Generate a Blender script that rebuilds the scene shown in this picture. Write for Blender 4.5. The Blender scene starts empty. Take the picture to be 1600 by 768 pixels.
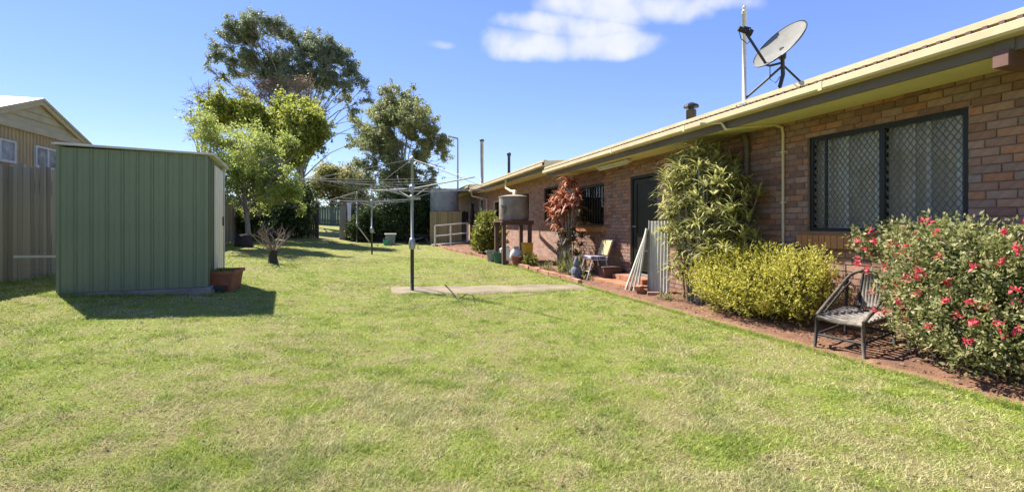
import bpy, math, random
import numpy as np
from mathutils import Vector, Matrix
R = math.radians
random.seed(7); rng = np.random.default_rng(11)
scene = bpy.context.scene
COL = scene.collection

# ------------------------------------------------------------------ camera
HEAD = math.atan(214 / 754)                 # heading, clockwise from +Y (the house runs along +Y)
cam_d = bpy.data.cameras.new('camera'); cam = bpy.data.objects.new('camera', cam_d); COL.objects.link(cam)
cam.location = (0, 0, 1.3); cam.rotation_euler = (R(90), 0, -HEAD)
cam_d.sensor_width = 36; cam_d.lens = 754 / 1600 * 36; cam_d.shift_y = -34 / 1600
cam_d.clip_start = .05; cam_d.clip_end = 2000
scene.camera = cam
# ------------------------------------------------------------------ sky, sun, exposure
SUN_AZ = math.atan2(-.50, .70)            # from +Y towards +X
SUN_EL = R(49.3)
world = bpy.data.worlds.new('World'); scene.world = world; world.use_nodes = True
wn = world.node_tree.nodes; wl = world.node_tree.links; wn.clear()
def WN(t, **k):
    n = wn.new(t)
    for a, b in k.items(): setattr(n, a, b)
    return n
wout = WN('ShaderNodeOutputWorld'); wbg = WN('ShaderNodeBackground'); wbg.inputs['Strength'].default_value = .15
sky = WN('ShaderNodeTexSky', sky_type='NISHITA', sun_disc=False, sun_elevation=SUN_EL, sun_rotation=SUN_AZ,
         altitude=300, air_density=1.0, dust_density=.0, ozone_density=6.0)
wtc = WN('ShaderNodeTexCoord'); wsep = WN('ShaderNodeSeparateXYZ'); wl.new(wtc.outputs['Generated'], wsep.inputs[0])
def wmath(op, a, b=None, c=None):
    n = WN('ShaderNodeMath', operation=op)
    for i, v in enumerate((a, b, c)):
        if v is None: continue
        if hasattr(v, 'node'): wl.new(v, n.inputs[i])
        else: n.inputs[i].default_value = v
    return n.outputs[0]
# clouds lie on a flat layer: direction / height gives the place on the layer
zc = wmath('MAXIMUM', wsep.outputs['Z'], .03)
cu = wmath('DIVIDE', wsep.outputs['X'], zc); cv_ = wmath('DIVIDE', wsep.outputs['Y'], zc)
comb = WN('ShaderNodeCombineXYZ'); wl.new(cu, comb.inputs[0]); wl.new(cv_, comb.inputs[1])
cn = WN('ShaderNodeTexNoise'); cn.inputs['Scale'].default_value = 15; cn.inputs['Detail'].default_value = 6; cn.inputs['Roughness'].default_value = .45
wl.new(wtc.outputs['Generated'], cn.inputs['Vector'])
big = WN('ShaderNodeTexNoise'); big.inputs['Scale'].default_value = .22; big.inputs['Detail'].default_value = 3
wl.new(comb.outputs[0], big.inputs['Vector'])
def cloud_blob(x, y, rx, ry, amp=.8):
    dx = wmath('DIVIDE', wmath('SUBTRACT', cu, x), rx); dy = wmath('DIVIDE', wmath('SUBTRACT', cv_, y), ry)
    d2 = wmath('ADD', wmath('MULTIPLY', dx, dx), wmath('MULTIPLY', dy, dy))
    return wmath('SUBTRACT', wmath('MULTIPLY', wmath('MAXIMUM', wmath('SUBTRACT', 1.0, d2), -.7), .8), .8 - amp)
blob = None
for b in [(.84, 2.58, .30, .26), (1.26, 2.46, .30, .24), (1.05, 2.52, .34, .27), (.98, 2.28, .34, .2), (.80, 2.27, .22, .15), (1.0, 2.04, .34, .20), (1.30, 1.94, .32, .18), (1.52, 1.83, .2, .12), (.36, 2.70, .14, .10, .42),
          (4.0, 8.6, 1.6, .8), (-3.5, 1.2, .7, .4), (3.2, -1.5, .9, .5), (-1.2, -2.6, .8, .5), (.5, -.9, .4, .25), (-6, 6, 1.3, .8)]:
    k = cloud_blob(*b); blob = k if blob is None else wmath('MAXIMUM', blob, k)
dens = wmath('ADD', blob, wmath('MULTIPLY', wmath('SUBTRACT', cn.outputs['Fac'], .50), 2.0))
cr = WN('ShaderNodeMapRange', interpolation_type='SMOOTHSTEP'); wl.new(dens, cr.inputs['Value'])
cr.inputs['From Min'].default_value = -.15; cr.inputs['From Max'].default_value = .95
mask = wmath('MULTIPLY', cr.outputs[0], .88)
shade = WN('ShaderNodeMapRange'); wl.new(big.outputs['Fac'], shade.inputs['Value'])
ccol = WN('ShaderNodeMix', data_type='RGBA'); ccol.inputs['A'].default_value = (1.95, 2.1, 2.6, 1); ccol.inputs['B'].default_value = (2.6, 2.58, 2.8, 1)
wl.new(cn.outputs['Fac'], ccol.inputs['Factor'])
hs = WN('ShaderNodeHueSaturation'); hs.inputs['Saturation'].default_value = 1.46; hs.inputs['Hue'].default_value = .527; hs.inputs['Value'].default_value = 1.12
gm = WN('ShaderNodeGamma'); gm.inputs[1].default_value = .55; wl.new(sky.outputs[0], gm.inputs[0]); wl.new(gm.outputs[0], hs.inputs['Color'])
wmix = WN('ShaderNodeMix', data_type='RGBA'); wl.new(mask, wmix.inputs['Factor']); wl.new(hs.outputs[0], wmix.inputs['A']); wl.new(ccol.outputs['Result'], wmix.inputs['B'])
wl.new(wmix.outputs['Result'], wbg.inputs['Color']); wl.new(wbg.outputs[0], wout.inputs[0])
sun_d = bpy.data.lights.new('sun', 'SUN'); sun = bpy.data.objects.new('sun', sun_d); COL.objects.link(sun)
sun_d.energy = 4.8; sun_d.angle = R(.53); sun_d.color = (1, .94, .83)
sdir = Vector((math.sin(SUN_AZ) * math.cos(SUN_EL), math.cos(SUN_AZ) * math.cos(SUN_EL), math.sin(SUN_EL)))
sun.rotation_euler = sdir.to_track_quat('Z', 'Y').to_euler(); sun.location = (-8, 16, 18)
vs = scene.view_settings; vs.view_transform = 'Standard'; vs.look = 'None'; vs.exposure = 1.45; vs.gamma = 1; vs.use_curve_mapping = False
scene.render.engine = 'CYCLES'
scene.cycles.use_denoising = True
scene.cycles.max_bounces = 8; scene.cycles.transparent_max_bounces = 12; scene.cycles.diffuse_bounces = 4
scene.cycles.sample_clamp_indirect = 6

# ------------------------------------------------------------------ materials
MATS = {}
def nodes(name):
    m = bpy.data.materials.new(name); m.use_nodes = True; nt = m.node_tree
    p = nt.nodes['Principled BSDF']; return m, nt, p
def ramp(nt, fac, stops):
    r = nt.nodes.new('ShaderNodeValToRGB'); e = r.color_ramp.elements
    while len(e) < len(stops): e.new(.5)
    for i, (pos, c) in enumerate(stops): e[i].position = pos; e[i].color = (*c, 1)
    nt.links.new(fac, r.inputs[0]); return r.outputs[0]
def noise(nt, scale, detail=5, rough=.55, vec=None, stretch=None, coord='Object'):
    n = nt.nodes.new('ShaderNodeTexNoise'); n.inputs['Scale'].default_value = scale; n.inputs['Detail'].default_value = detail; n.inputs['Roughness'].default_value = rough
    t = nt.nodes.new('ShaderNodeTexCoord'); v = t.outputs[coord]
    if stretch:
        mp = nt.nodes.new('ShaderNodeMapping'); mp.inputs['Scale'].default_value = stretch; nt.links.new(v, mp.inputs[0]); v = mp.outputs[0]
    nt.links.new(v, n.inputs['Vector']); return n.outputs['Fac']
def nmath(nt, op, a, b=None):
    n = nt.nodes.new('ShaderNodeMath'); n.operation = op
    for i, v in enumerate((a, b)):
        if v is None: continue
        if hasattr(v, 'node'): nt.links.new(v, n.inputs[i])
        else: n.inputs[i].default_value = v
    return n.outputs[0]
def bump(nt, p, h, strength=.3, dist=.01):
    b = nt.nodes.new('ShaderNodeBump'); b.inputs['Strength'].default_value = strength; b.inputs['Distance'].default_value = dist
    nt.links.new(h, b.inputs['Height']); nt.links.new(b.outputs[0], p.inputs['Normal'])
def mat(name, c1, c2=None, scale=6, rough=.7, metal=0, bmp=0, bscale=60, bdist=.004, stretch=None, spread=.18, spec=.4, piece=0, coord='Object'):
    m, nt, p = nodes(name)
    p.inputs['Roughness'].default_value = rough; p.inputs['Metallic'].default_value = metal; p.inputs['Specular IOR Level'].default_value = spec
    c2 = c2 or tuple(x * .75 for x in c1)
    f = noise(nt, scale, 7, .6, stretch=stretch, coord=coord)
    if piece:                                   # each piece a shade of its own
        oi = nt.nodes.new('ShaderNodeObjectInfo'); ge = nt.nodes.new('ShaderNodeNewGeometry')
        q = nmath(nt, 'FRACT', nmath(nt, 'ADD', oi.outputs['Random'], ge.outputs['Random Per Island']))
        f = nmath(nt, 'ADD', nmath(nt, 'MULTIPLY', f, 1 - piece), nmath(nt, 'MULTIPLY', q, piece)); lo, hi = .5 - spread - piece * .25, .5 + spread + piece * .25
    else: lo, hi = .5 - spread, .5 + spread
    nt.links.new(ramp(nt, f, [(max(lo, 0), c2), (min(hi, 1), c1)]), p.inputs['Base Color'])
    if bmp: bump(nt, p, noise(nt, bscale, 6, .65, stretch=stretch, coord=coord), bmp, bdist)
    MATS[name] = m; return m
def leaf(name, cols, trans=.35, rough=.55, clump=1.2, spec=.35):
    m, nt, p = nodes(name); p.inputs['Roughness'].default_value = rough; p.inputs['Specular IOR Level'].default_value = spec
    ge = nt.nodes.new('ShaderNodeNewGeometry')
    f = nmath(nt, 'ADD', nmath(nt, 'MULTIPLY', ge.outputs['Random Per Island'], .55), nmath(nt, 'MULTIPLY', noise(nt, clump, 3), .55))
    n = len(cols); c = ramp(nt, f, [(.18 + .68 * i / max(1, n - 1), cols[i]) for i in range(n)])
    nt.links.new(c, p.inputs['Base Color'])
    tr = nt.nodes.new('ShaderNodeBsdfTranslucent'); g = nt.nodes.new('ShaderNodeGamma'); g.inputs[1].default_value = .92
    nt.links.new(c, g.inputs[0]); nt.links.new(g.outputs[0], tr.inputs[0])
    mx = nt.nodes.new('ShaderNodeMixShader'); mx.inputs[0].default_value = trans
    nt.links.new(p.outputs[0], mx.inputs[1]); nt.links.new(tr.outputs[0], mx.inputs[2]); nt.links.new(mx.outputs[0], nt.nodes['Material Output'].inputs[0])
    MATS[name] = m; return m

# brick: every brick its own shade from plum to orange
def brick_mat():
    m, nt, p = nodes('brick'); p.inputs['Roughness'].default_value = .85; p.inputs['Specular IOR Level'].default_value = .25
    oi = nt.nodes.new('ShaderNodeObjectInfo'); ge = nt.nodes.new('ShaderNodeNewGeometry')
    q = nmath(nt, 'FRACT', nmath(nt, 'ADD', oi.outputs['Random'], ge.outputs['Random Per Island']))
    c = ramp(nt, q, [(.0, (0.19, 0.115, 0.095)), (.18, (0.275, 0.155, 0.115)), (.36, (0.311, 0.200, 0.163)), (.52, (0.259, 0.178, 0.156)), (.66, (0.349, 0.231, 0.190)), (.80, (0.40, 0.215, 0.135)), (.90, (0.33, 0.155, 0.09)), (1, (0.265, 0.21, 0.20))])
    n1 = noise(nt, 14, 6, .7)
    mx = nt.nodes.new('ShaderNodeMix'); mx.data_type = 'RGBA'; mx.blend_type = 'MULTIPLY'; mx.inputs['Factor'].default_value = .75
    nt.links.new(c, mx.inputs['A']); nt.links.new(ramp(nt, n1, [(.3, (.62, .58, .56)), (.7, (1.15, 1.12, 1.1))]), mx.inputs['B']); nt.links.new(mx.outputs['Result'], p.inputs['Base Color'])
    bump(nt, p, noise(nt, 90, 5, .7), .5, .004); MATS['brick'] = m
brick_mat()
def brick_wall_mat():       # walls too far off to tell the bricks apart
    m, nt, p = nodes('brick_far'); p.inputs['Roughness'].default_value = .9
    t = nt.nodes.new('ShaderNodeTexCoord'); sx = nt.nodes.new('ShaderNodeSeparateXYZ'); nt.links.new(t.outputs['Object'], sx.inputs[0])
    cb = nt.nodes.new('ShaderNodeCombineXYZ'); nt.links.new(nmath(nt, 'ADD', sx.outputs['Y'], sx.outputs['X']), cb.inputs[0]); nt.links.new(sx.outputs['Z'], cb.inputs[1])
    b = nt.nodes.new('ShaderNodeTexBrick'); b.inputs['Scale'].default_value = 1; b.inputs['Brick Width'].default_value = .232; b.inputs['Row Height'].default_value = .08; b.inputs['Mortar Size'].default_value = .005
    b.inputs['Color1'].default_value = (.26, .14, .10, 1); b.inputs['Color2'].default_value = (.40, .255, .195, 1); b.inputs['Mortar'].default_value = (.22, .165, .12, 1)
    nt.links.new(cb.outputs[0], b.inputs['Vector']); nt.links.new(b.outputs['Color'], p.inputs['Base Color']); bump(nt, p, b.outputs['Fac'], -.5, .006); MATS['brick_far'] = m
brick_wall_mat()
mat('mortar', (.25, .185, .13), (.16, .12, .09), 20, .95, bmp=.4)
mat('sill_brick', (.46, .22, .08), (.34, .14, .06), 8, .8, bmp=.4, piece=.5)
mat('step_brick', (.42, .20, .11), (.30, .13, .075), 8, .85, bmp=.4, piece=.5)
mat('edging_brick', (.46, .24, .16), (.30, .13, .085), 7, .9, bmp=.5, piece=.5)
mat('cream_metal', (.60, .51, .32), (.44, .37, .225), 3.5, .6, spec=.25, spread=.28)
mat('soffit', (.66, .62, .32), (.58, .54, .27), 1.5, .7)
mat('fascia', (.15, .12, .09), (.09, .072, .056), 4, .6, bmp=.2, stretch=(1, .2, 1))
mat('beam_wood', (.17, .085, .068), (.11, .055, .045), 6, .75, bmp=.2)
mat('dark_alu', (.016, .017, .012), (.010, .011, .008), 5, .45, spec=.35)
mat('grille', (.12, .122, .108), (.085, .087, .076), 5, .5)
mat('sash', (.50, .51, .49), (.40, .41, .39), 5, .5)
mat('curtain', (.76, .72, .62), (.56, .53, .46), 3, .9, stretch=(1, 6, .2))
mat('room_dark', (.02, .02, .02), (.015, .015, .015), 2, .9)
mat('white_paint', (.62, .60, .55), (.48, .46, .42), 4, .55)
mat('cream_paint', (.60, .52, .32), (.52, .44, .26), 3, .6)
mat('shed_green', (.205, .238, .142), (.160, .190, .110), 1.6, .55, bmp=.14, bscale=5, bdist=.008, spec=.25, spread=.3)
mat('shed_cream', (.80, .74, .56), (.72, .66, .49), 1.5, .5)
mat('galv', (.42, .44, .44), (.30, .32, .32), 7, .45, metal=.6)
mat('galv_dull', (.34, .34, .31), (.23, .23, .21), 3, .65, metal=.1, bmp=.15, bscale=20)
mat('zinc_pale', (.56, .54, .46), (.46, .44, .37), 3, .6)
mat('tank_iron', (.34, .31, .265), (.16, .105, .07), 2.2, .8, metal=.05, bmp=.2, bscale=25, spread=.22)
mat('pole_dark', (.06, .065, .055), (.04, .042, .036), 8, .6, metal=.2)
mat('dark_metal', (.045, .048, .05), (.03, .03, .032), 6, .5, metal=.3)
mat('dish_grey', (.22, .215, .20), (.155, .15, .14), 7, .75, spread=.22, spec=.15)
mat('concrete', (.29, .23, .15), (.14, .115, .075), 1.7, .95, bmp=.6, bscale=40, spread=.2)
mat('slab', (.24, .225, .20), (.14, .13, .115), 3, .95, bmp=.5, bscale=40)
mat('terracotta', (.30, .115, .06), (.20, .075, .042), 6, .85, bmp=.3)
mat('kerb_red', (.26, .135, .08), (.14, .075, .048), 5, .95, bmp=.8, bscale=35, bdist=.02, spread=.25)
mat('old_timber', (.35, .305, .235), (.125, .105, .08), 9, .9, bmp=.6, bscale=30, stretch=(6, 6, .35), piece=.55, spread=.16)
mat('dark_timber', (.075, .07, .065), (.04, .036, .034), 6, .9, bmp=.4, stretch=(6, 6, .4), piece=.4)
mat('screen_timber', (.36, .29, .13), (.23, .185, .085), 6, .85, bmp=.3, stretch=(6, 6, .4), piece=.5)
mat('post_timber', (.13, .075, .055), (.075, .045, .035), 9, .9, bmp=.4, stretch=(5, 5, .4))
mat('garage_clad', (.38, .29, .145), (.31, .235, .115), 2.5, .6)
mat('garage_cream', (.40, .345, .225), (.33, .285, .185), 3, .65)
mat('pane_grey', (.30, .31, .31), (.14, .15, .15), 3, .15, spread=.1, spec=.6)  # greyish reflection on the garage panes is painted into this base colour
mat('garage_board', (.42, .36, .20), (.33, .28, .15), 2.5, .65)
mat('green_far', (.12, .17, .14), (.07, .10, .085), 5, .8, stretch=(4, 4, .3))
mat('bark_grey', (.30, .27, .235), (.16, .14, .12), 6, .9, bmp=.6, bscale=18, stretch=(2, 2, .5))
mat('bark_dark', (.06, .05, .042), (.03, .025, .022), 8, .95, bmp=.7, bscale=20)
mat('bark_pale', (.42, .39, .35), (.25, .22, .20), 3, .85, bmp=.3)
mat('twig_purple', (.27, .20, .17), (.18, .135, .115), 3, .9)
mat('cane', (.15, .125, .105), (.03, .025, .021), 18, .75, bmp=.5, bscale=40, spread=.2)
mat('cane_dark', (.035, .03, .028), (.018, .016, .015), 9, .7, bmp=.3)
mat('cane_seat', (.30, .265, .225), (.09, .075, .062), 14, .85, bmp=.6, bscale=50, spread=.2)
mat('plastic_yellow', (.62, .36, .03), (.54, .30, .03), 4, .5)
mat('plastic_white', (.66, .66, .64), (.5, .5, .49), 3, .5)
mat('plastic_green', (.03, .13, .085), (.025, .10, .07), 4, .5)
mat('bucket_green', (.06, .34, .20), (.05, .28, .17), 4, .5)
mat('plastic_grey', (.28, .28, .26), (.21, .21, .20), 4, .6)
mat('plastic_blue', (.14, .16, .24), (.09, .10, .16), 9, .6)
mat('cushion_stripe', (.40, .38, .48), (.07, .055, .13), 5, .9, stretch=(14, .5, .5), spread=.06)
mat('board_tan', (.52, .42, .24), (.38, .29, .13), 6, .8)
mat('stone_blue', (.17, .19, .23), (.10, .11, .14), 16, .9, bmp=.4)
mat('fibro', (.50, .475, .42), (.37, .35, .31), 3, .85, bmp=.2)
mat('black_rubber', (.012, .012, .012), (.01, .01, .01), 4, .6)
mat('cloth_white', (.72, .70, .64), (.6, .58, .53), 3, .95)
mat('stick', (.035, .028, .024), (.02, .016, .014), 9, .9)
mat('litter', (.24, .13, .075), (.10, .06, .04), 6, .95, piece=.6)
leaf('leaf_gum', [(.125, .155, .095), (.19, .23, .14), (.30, .34, .22)], .48, .5)
leaf('leaf_pod', [(.15, .10, .07), (.22, .15, .105), (.28, .20, .15)], .35)
leaf('leaf_lime', [(.13, .175, .025), (.21, .26, .035), (.32, .34, .055), (.40, .40, .085)], .52)
leaf('leaf_front', [(.20, .25, .05), (.31, .37, .075), (.43, .47, .12)], .55)
leaf('leaf_olive', [(.11, .15, .05), (.18, .225, .08), (.29, .31, .13), (.37, .33, .15)], .48, .5)
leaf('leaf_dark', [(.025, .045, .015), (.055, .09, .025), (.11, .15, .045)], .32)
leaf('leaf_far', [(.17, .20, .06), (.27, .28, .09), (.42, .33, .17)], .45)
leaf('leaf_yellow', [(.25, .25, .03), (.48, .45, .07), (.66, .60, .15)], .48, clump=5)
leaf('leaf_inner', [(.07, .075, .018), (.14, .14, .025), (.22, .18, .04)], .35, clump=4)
leaf('leaf_red_bush', [(.10, .135, .035), (.19, .22, .065), (.36, .36, .15), (.56, .50, .30)], .42, clump=6)
leaf('petal_red', [(.58, .045, .07), (.72, .08, .12), (.80, .20, .24)], .4, clump=6)
leaf('leaf_strap', [(.15, .18, .045), (.27, .30, .085), (.48, .46, .17), (.68, .63, .34)], .45, clump=3)
leaf('leaf_cord', [(.12, .03, .02), (.32, .09, .045), (.52, .18, .08), (.60, .26, .19), (.45, .34, .15)], .42, clump=5)
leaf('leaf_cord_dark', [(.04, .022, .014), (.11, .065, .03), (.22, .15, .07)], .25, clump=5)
leaf('leaf_grass_clump', [(.07, .10, .025), (.17, .19, .05), (.30, .27, .10)], .35, clump=4)
leaf('leaf_side', [(.08, .11, .015), (.20, .22, .03), (.34, .33, .07)], .35, clump=4)
def glass(name, tint, refl):
    m, nt, p = nodes(name); nt.nodes.remove(p); out = nt.nodes['Material Output']
    g = nt.nodes.new('ShaderNodeBsdfGlossy'); g.inputs['Roughness'].default_value = .03; g.inputs['Color'].default_value = (.9, .9, .9, 1)
    t = nt.nodes.new('ShaderNodeBsdfTransparent'); t.inputs[0].default_value = (*tint, 1)
    fr = nt.nodes.new('ShaderNodeFresnel'); fr.inputs[0].default_value = refl
    mx = nt.nodes.new('ShaderNodeMixShader'); nt.links.new(fr.outputs[0], mx.inputs[0]); nt.links.new(t.outputs[0], mx.inputs[1]); nt.links.new(g.outputs[0], mx.inputs[2]); nt.links.new(mx.outputs[0], out.inputs[0])
    MATS[name] = m
glass('window_glass', (.92, .91, .88), 1.28)
glass('dark_glass', (.25, .27, .27), 1.6)

# ------------------------------------------------------------------ builders
ORG = {}
def tag(o, label=None, cat=None, group=None, kind=None):
    if label: o['label'] = label
    if cat: o['category'] = cat
    if group: o['group'] = group
    if kind: o['kind'] = kind
    return o
def thing(name, label, cat, loc=(0, 0, 0), rz=0, group=None):
    o = bpy.data.objects.new(name, None); COL.objects.link(o); o.empty_display_size = .2
    o.location = loc; o.rotation_euler = (0, 0, rz); ORG[o.name] = Vector(loc) if rz == 0 else Vector((0, 0, 0))
    return tag(o, label, cat, group)
def link_mesh(name, me, m, parent):
    o = bpy.data.objects.new(name, me); COL.objects.link(o)
    if m: me.materials.append(MATS[m])
    if parent: o.parent = parent; ORG[o.name] = ORG.get(parent.name, Vector((0, 0, 0)))
    return o
class MB:
    def __init__(s): s.v = []; s.f = []
    def add(s, vs, fs):
        n = len(s.v); s.v += [tuple(v) for v in vs]; s.f += [tuple(i + n for i in f) for f in fs]; return s
    def hexa(s, p): return s.add(p, [(0, 3, 2, 1), (4, 5, 6, 7), (0, 1, 5, 4), (1, 2, 6, 5), (2, 3, 7, 6), (3, 0, 4, 7)])
    def box(s, x0, x1, y0, y1, z0, z1): return s.hexa([(x0, y0, z0), (x1, y0, z0), (x1, y1, z0), (x0, y1, z0), (x0, y0, z1), (x1, y0, z1), (x1, y1, z1), (x0, y1, z1)])
    def bar(s, a, b, w, h, up=(0, 0, 1)):            # a beam of section w x h from a to b
        a = Vector(a); b = Vector(b); d = (b - a).normalized(); u = Vector(up)
        if abs(d.dot(u)) > .98: u = Vector((0, 1, 0))
        r = d.cross(u).normalized() * w / 2; u = r.cross(d).normalized() * h / 2
        return s.hexa([a - r - u, a + r - u, b + r - u, b - r - u, a - r + u, a + r + u, b + r + u, b - r + u])
    def tube(s, pts, rad, n=6, cap=True):
        pts = [Vector(p) for p in pts]; k = len(pts); rad = rad if hasattr(rad, '__len__') else [rad] * k
        vs = []; ref = Vector((0, 0, 1))
        for i, p in enumerate(pts):
            d = (pts[min(i + 1, k - 1)] - pts[max(i - 1, 0)]).normalized()
            if abs(d.dot(ref)) > .95: ref = Vector((1, 0, 0)) if abs(d.x) < .8 else Vector((0, 1, 0))
            a = d.cross(ref).normalized(); b = d.cross(a)
            for j in range(n):
                t = 2 * math.pi * j / n; vs.append(p + (a * math.cos(t) + b * math.sin(t)) * rad[i])
        fs = [(i * n + j, i * n + (j + 1) % n, (i + 1) * n + (j + 1) % n, (i + 1) * n + j) for i in range(k - 1) for j in range(n)]
        if cap: fs += [tuple(range(n)), tuple((k - 1) * n + j for j in range(n - 1, -1, -1))]
        return s.add(vs, fs)
    def lathe(s, c, prof, n=16, sx=1, sy=1):
        vs = []; c = Vector(c)
        for r, z in prof:
            for j in range(n):
                t = 2 * math.pi * j / n; vs.append(c + Vector((r * math.cos(t) * sx, r * math.sin(t) * sy, z)))
        k = len(prof)
        fs = [(i * n + j, i * n + (j + 1) % n, (i + 1) * n + (j + 1) % n, (i + 1) * n + j) for i in range(k - 1) for j in range(n)]
        fs += [tuple(range(n - 1, -1, -1)), tuple((k - 1) * n + j for j in range(n))]
        return s.add(vs, fs)
    def prism(s, poly, off):                         # a polygon pushed along off
        n = len(poly); off = Vector(off); vs = [Vector(p) for p in poly]; vs += [v + off for v in vs]
        return s.add(vs, [tuple(range(n)), tuple(range(2 * n - 1, n - 1, -1))] + [(i, i + n, (i + 1) % n + n, (i + 1) % n) for i in range(n)])
    def build(s, name, m, parent=None, smooth=False, bevel=0, local=False):
        me = bpy.data.meshes.new(name); o0 = Vector((0, 0, 0)) if (parent is None or local) else ORG.get(parent.name, Vector((0, 0, 0)))
        me.from_pydata([tuple(Vector(v) - o0) for v in s.v], [], s.f); me.update()
        if smooth: me.polygons.foreach_set('use_smooth', [True] * len(me.polygons))
        o = link_mesh(name, me, m, parent)
        if bevel:
            b = o.modifiers.new('bevel', 'BEVEL'); b.width = bevel; b.segments = 2; b.limit_method = 'ANGLE'
        return o
def quick_mesh(name, V, nper, m, parent=None, attr=None):
    """V: (N, nper, 3) array, one polygon of nper corners per row"""
    N = len(V); me = bpy.data.meshes.new(name)
    V = V.reshape(-1, 3).astype(np.float32)
    if parent is not None: V = V - np.array(ORG.get(parent.name, (0, 0, 0)), dtype=np.float32)
    me.vertices.add(N * nper); me.vertices.foreach_set('co', V.ravel())
    me.loops.add(N * nper); me.loops.foreach_set('vertex_index', np.arange(N * nper, dtype=np.int32))
    me.polygons.add(N); me.polygons.foreach_set('loop_start', np.arange(0, N * nper, nper, dtype=np.int32))
    me.polygons.foreach_set('loop_total', np.full(N, nper, dtype=np.int32))
    me.update(calc_edges=True)
    if attr is not None:
        a = me.color_attributes.new('tint', 'FLOAT_COLOR', 'POINT'); a.data.foreach_set('color', np.repeat(attr, nper, axis=0).astype(np.float32).ravel())
    return link_mesh(name, me, m, parent)
def unit(v): return v / np.maximum(np.linalg.norm(v, axis=-1, keepdims=True), 1e-9)
def leaf_quads(P, size, aspect=.5, up=.3, droop=0.0, dirs=None):
    """a pointed four-cornered leaf at every point of P"""
    n = len(P); L = size * rng.uniform(.6, 1.3, (n, 1))
    d = rng.normal(size=(n, 3)) if dirs is None else dirs + rng.normal(size=(n, 3)) * .45
    d[:, 2] -= droop; d = unit(d)
    nn = rng.normal(size=(n, 3)); nn[:, 2] += up; w = unit(np.cross(d, nn)) * L * aspect * .5
    fold = unit(np.cross(w, d)) * L * .06
    mid = P + d * L * .45
    return np.stack([P, mid + w + fold, P + d * L, mid - w + fold], axis=1)
def strap_quads(c, n, length, width, rise=.6, droop=.9, segs=3):
    """a rosette of arching strap leaves at c, as short quads"""
    out = []
    for i in range(n):
        a = rng.uniform(0, 2 * math.pi); e = rng.uniform(.15, 1.25) * rise + .1; L = length * rng.uniform(.65, 1.15); w = width * rng.uniform(.7, 1.2)
        h = np.array([math.cos(a), math.sin(a), 0]); side = np.array([-h[1], h[0], 0]); p = np.array(c, float); pv = None
        for k in range(segs + 1):
            t = k / segs; ww = w * (.6 + .8 * t if t < .4 else 1.05 * (1 - t) / .6 * .92 + .04)
            q = p.copy(); a0, b0 = q - side * ww / 2, q + side * ww / 2
            if pv is not None: out.append([pv[0], pv[1], b0, a0])
            pv = (a0, b0); ang = e - droop * t * 1.6
            p = p + (h * math.cos(ang) + np.array([0, 0, 1]) * math.sin(ang)) * L / segs
    return out
def gz1(X, Y):
    sp = lambda x, k: k * np.log1p(np.exp(np.clip(x / k, -40, 40)))
    Xc = np.maximum(X, -7.5)
    return .07 * sp(.3 - Xc, .6) + .02 * sp(Y - 11, 2) + .02 * sp(Y - 30, 1) - .03
def gz(X, Y): return float(gz1(np.float64(X), np.float64(Y)))
RT = np.array([math.cos(HEAD), -math.sin(HEAD), 0]); FW = np.array([math.sin(HEAD), math.cos(HEAD), 0])

# ------------------------------------------------------------------ ground
def lawn_mat():
    m, nt, p = nodes('lawn'); p.inputs['Roughness'].default_value = .95; p.inputs['Specular IOR Level'].default_value = .1
    a = noise(nt, .55, 6, .6); b = noise(nt, 5, 8, .7); d = noise(nt, 38, 6, .75)
    f = nmath(nt, 'ADD', nmath(nt, 'MULTIPLY', a, .22), nmath(nt, 'ADD', nmath(nt, 'MULTIPLY', b, .30), nmath(nt, 'MULTIPLY', d, .48)))
    c = ramp(nt, f, [(.40, (.13, .095, .06)), (.46, (.26, .21, .105)), (.50, (.215, .23, .06)), (.56, (.19, .24, .045)), (.64, (.25, .29, .055))])
    nt.links.new(c, p.inputs['Base Color']); bump(nt, p, nmath(nt, 'ADD', d, b), .9, .03); MATS['lawn'] = m
lawn_mat()
def grid_axis(a, b, c, d, fine, coarse):
    return sorted(set([round(x, 3) for x in list(np.arange(a, b, coarse)) + list(np.arange(b, c, fine)) + list(np.arange(c, d + .1, coarse))]))
gx = grid_axis(-150, -9, 9, 150, .25, 9); gy = grid_axis(-30, -4, 46, 260, .25, 9)
GX, GY = np.meshgrid(np.array(gx), np.array(gy)); nx, ny = len(gx), len(gy)
def relief(X, Y): return (.012 * np.sin(X * 1.9 + Y * .7) + .01 * np.sin(Y * 1.3 - X * .9)) * np.clip((3.4 - X) / 1.2, 0, 1) * np.clip((8.9 - np.abs(X)) * 2, 0, 1)
GZ = gz1(GX, np.minimum(GY, 60)) + relief(GX, GY)
me = bpy.data.meshes.new('lawn')
me.from_pydata(np.stack([GX.ravel(), GY.ravel(), GZ.ravel()], 1).tolist(), [], [(j * nx + i, j * nx + i + 1, (j + 1) * nx + i + 1, (j + 1) * nx + i) for j in range(ny - 1) for i in range(nx - 1)])
me.polygons.foreach_set('use_smooth', [True] * len(me.polygons)); me.update()
lawn = link_mesh('lawn', me, 'lawn', None); tag(lawn, 'sloping mown lawn with green and dry patches', 'lawn', kind='structure')

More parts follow.
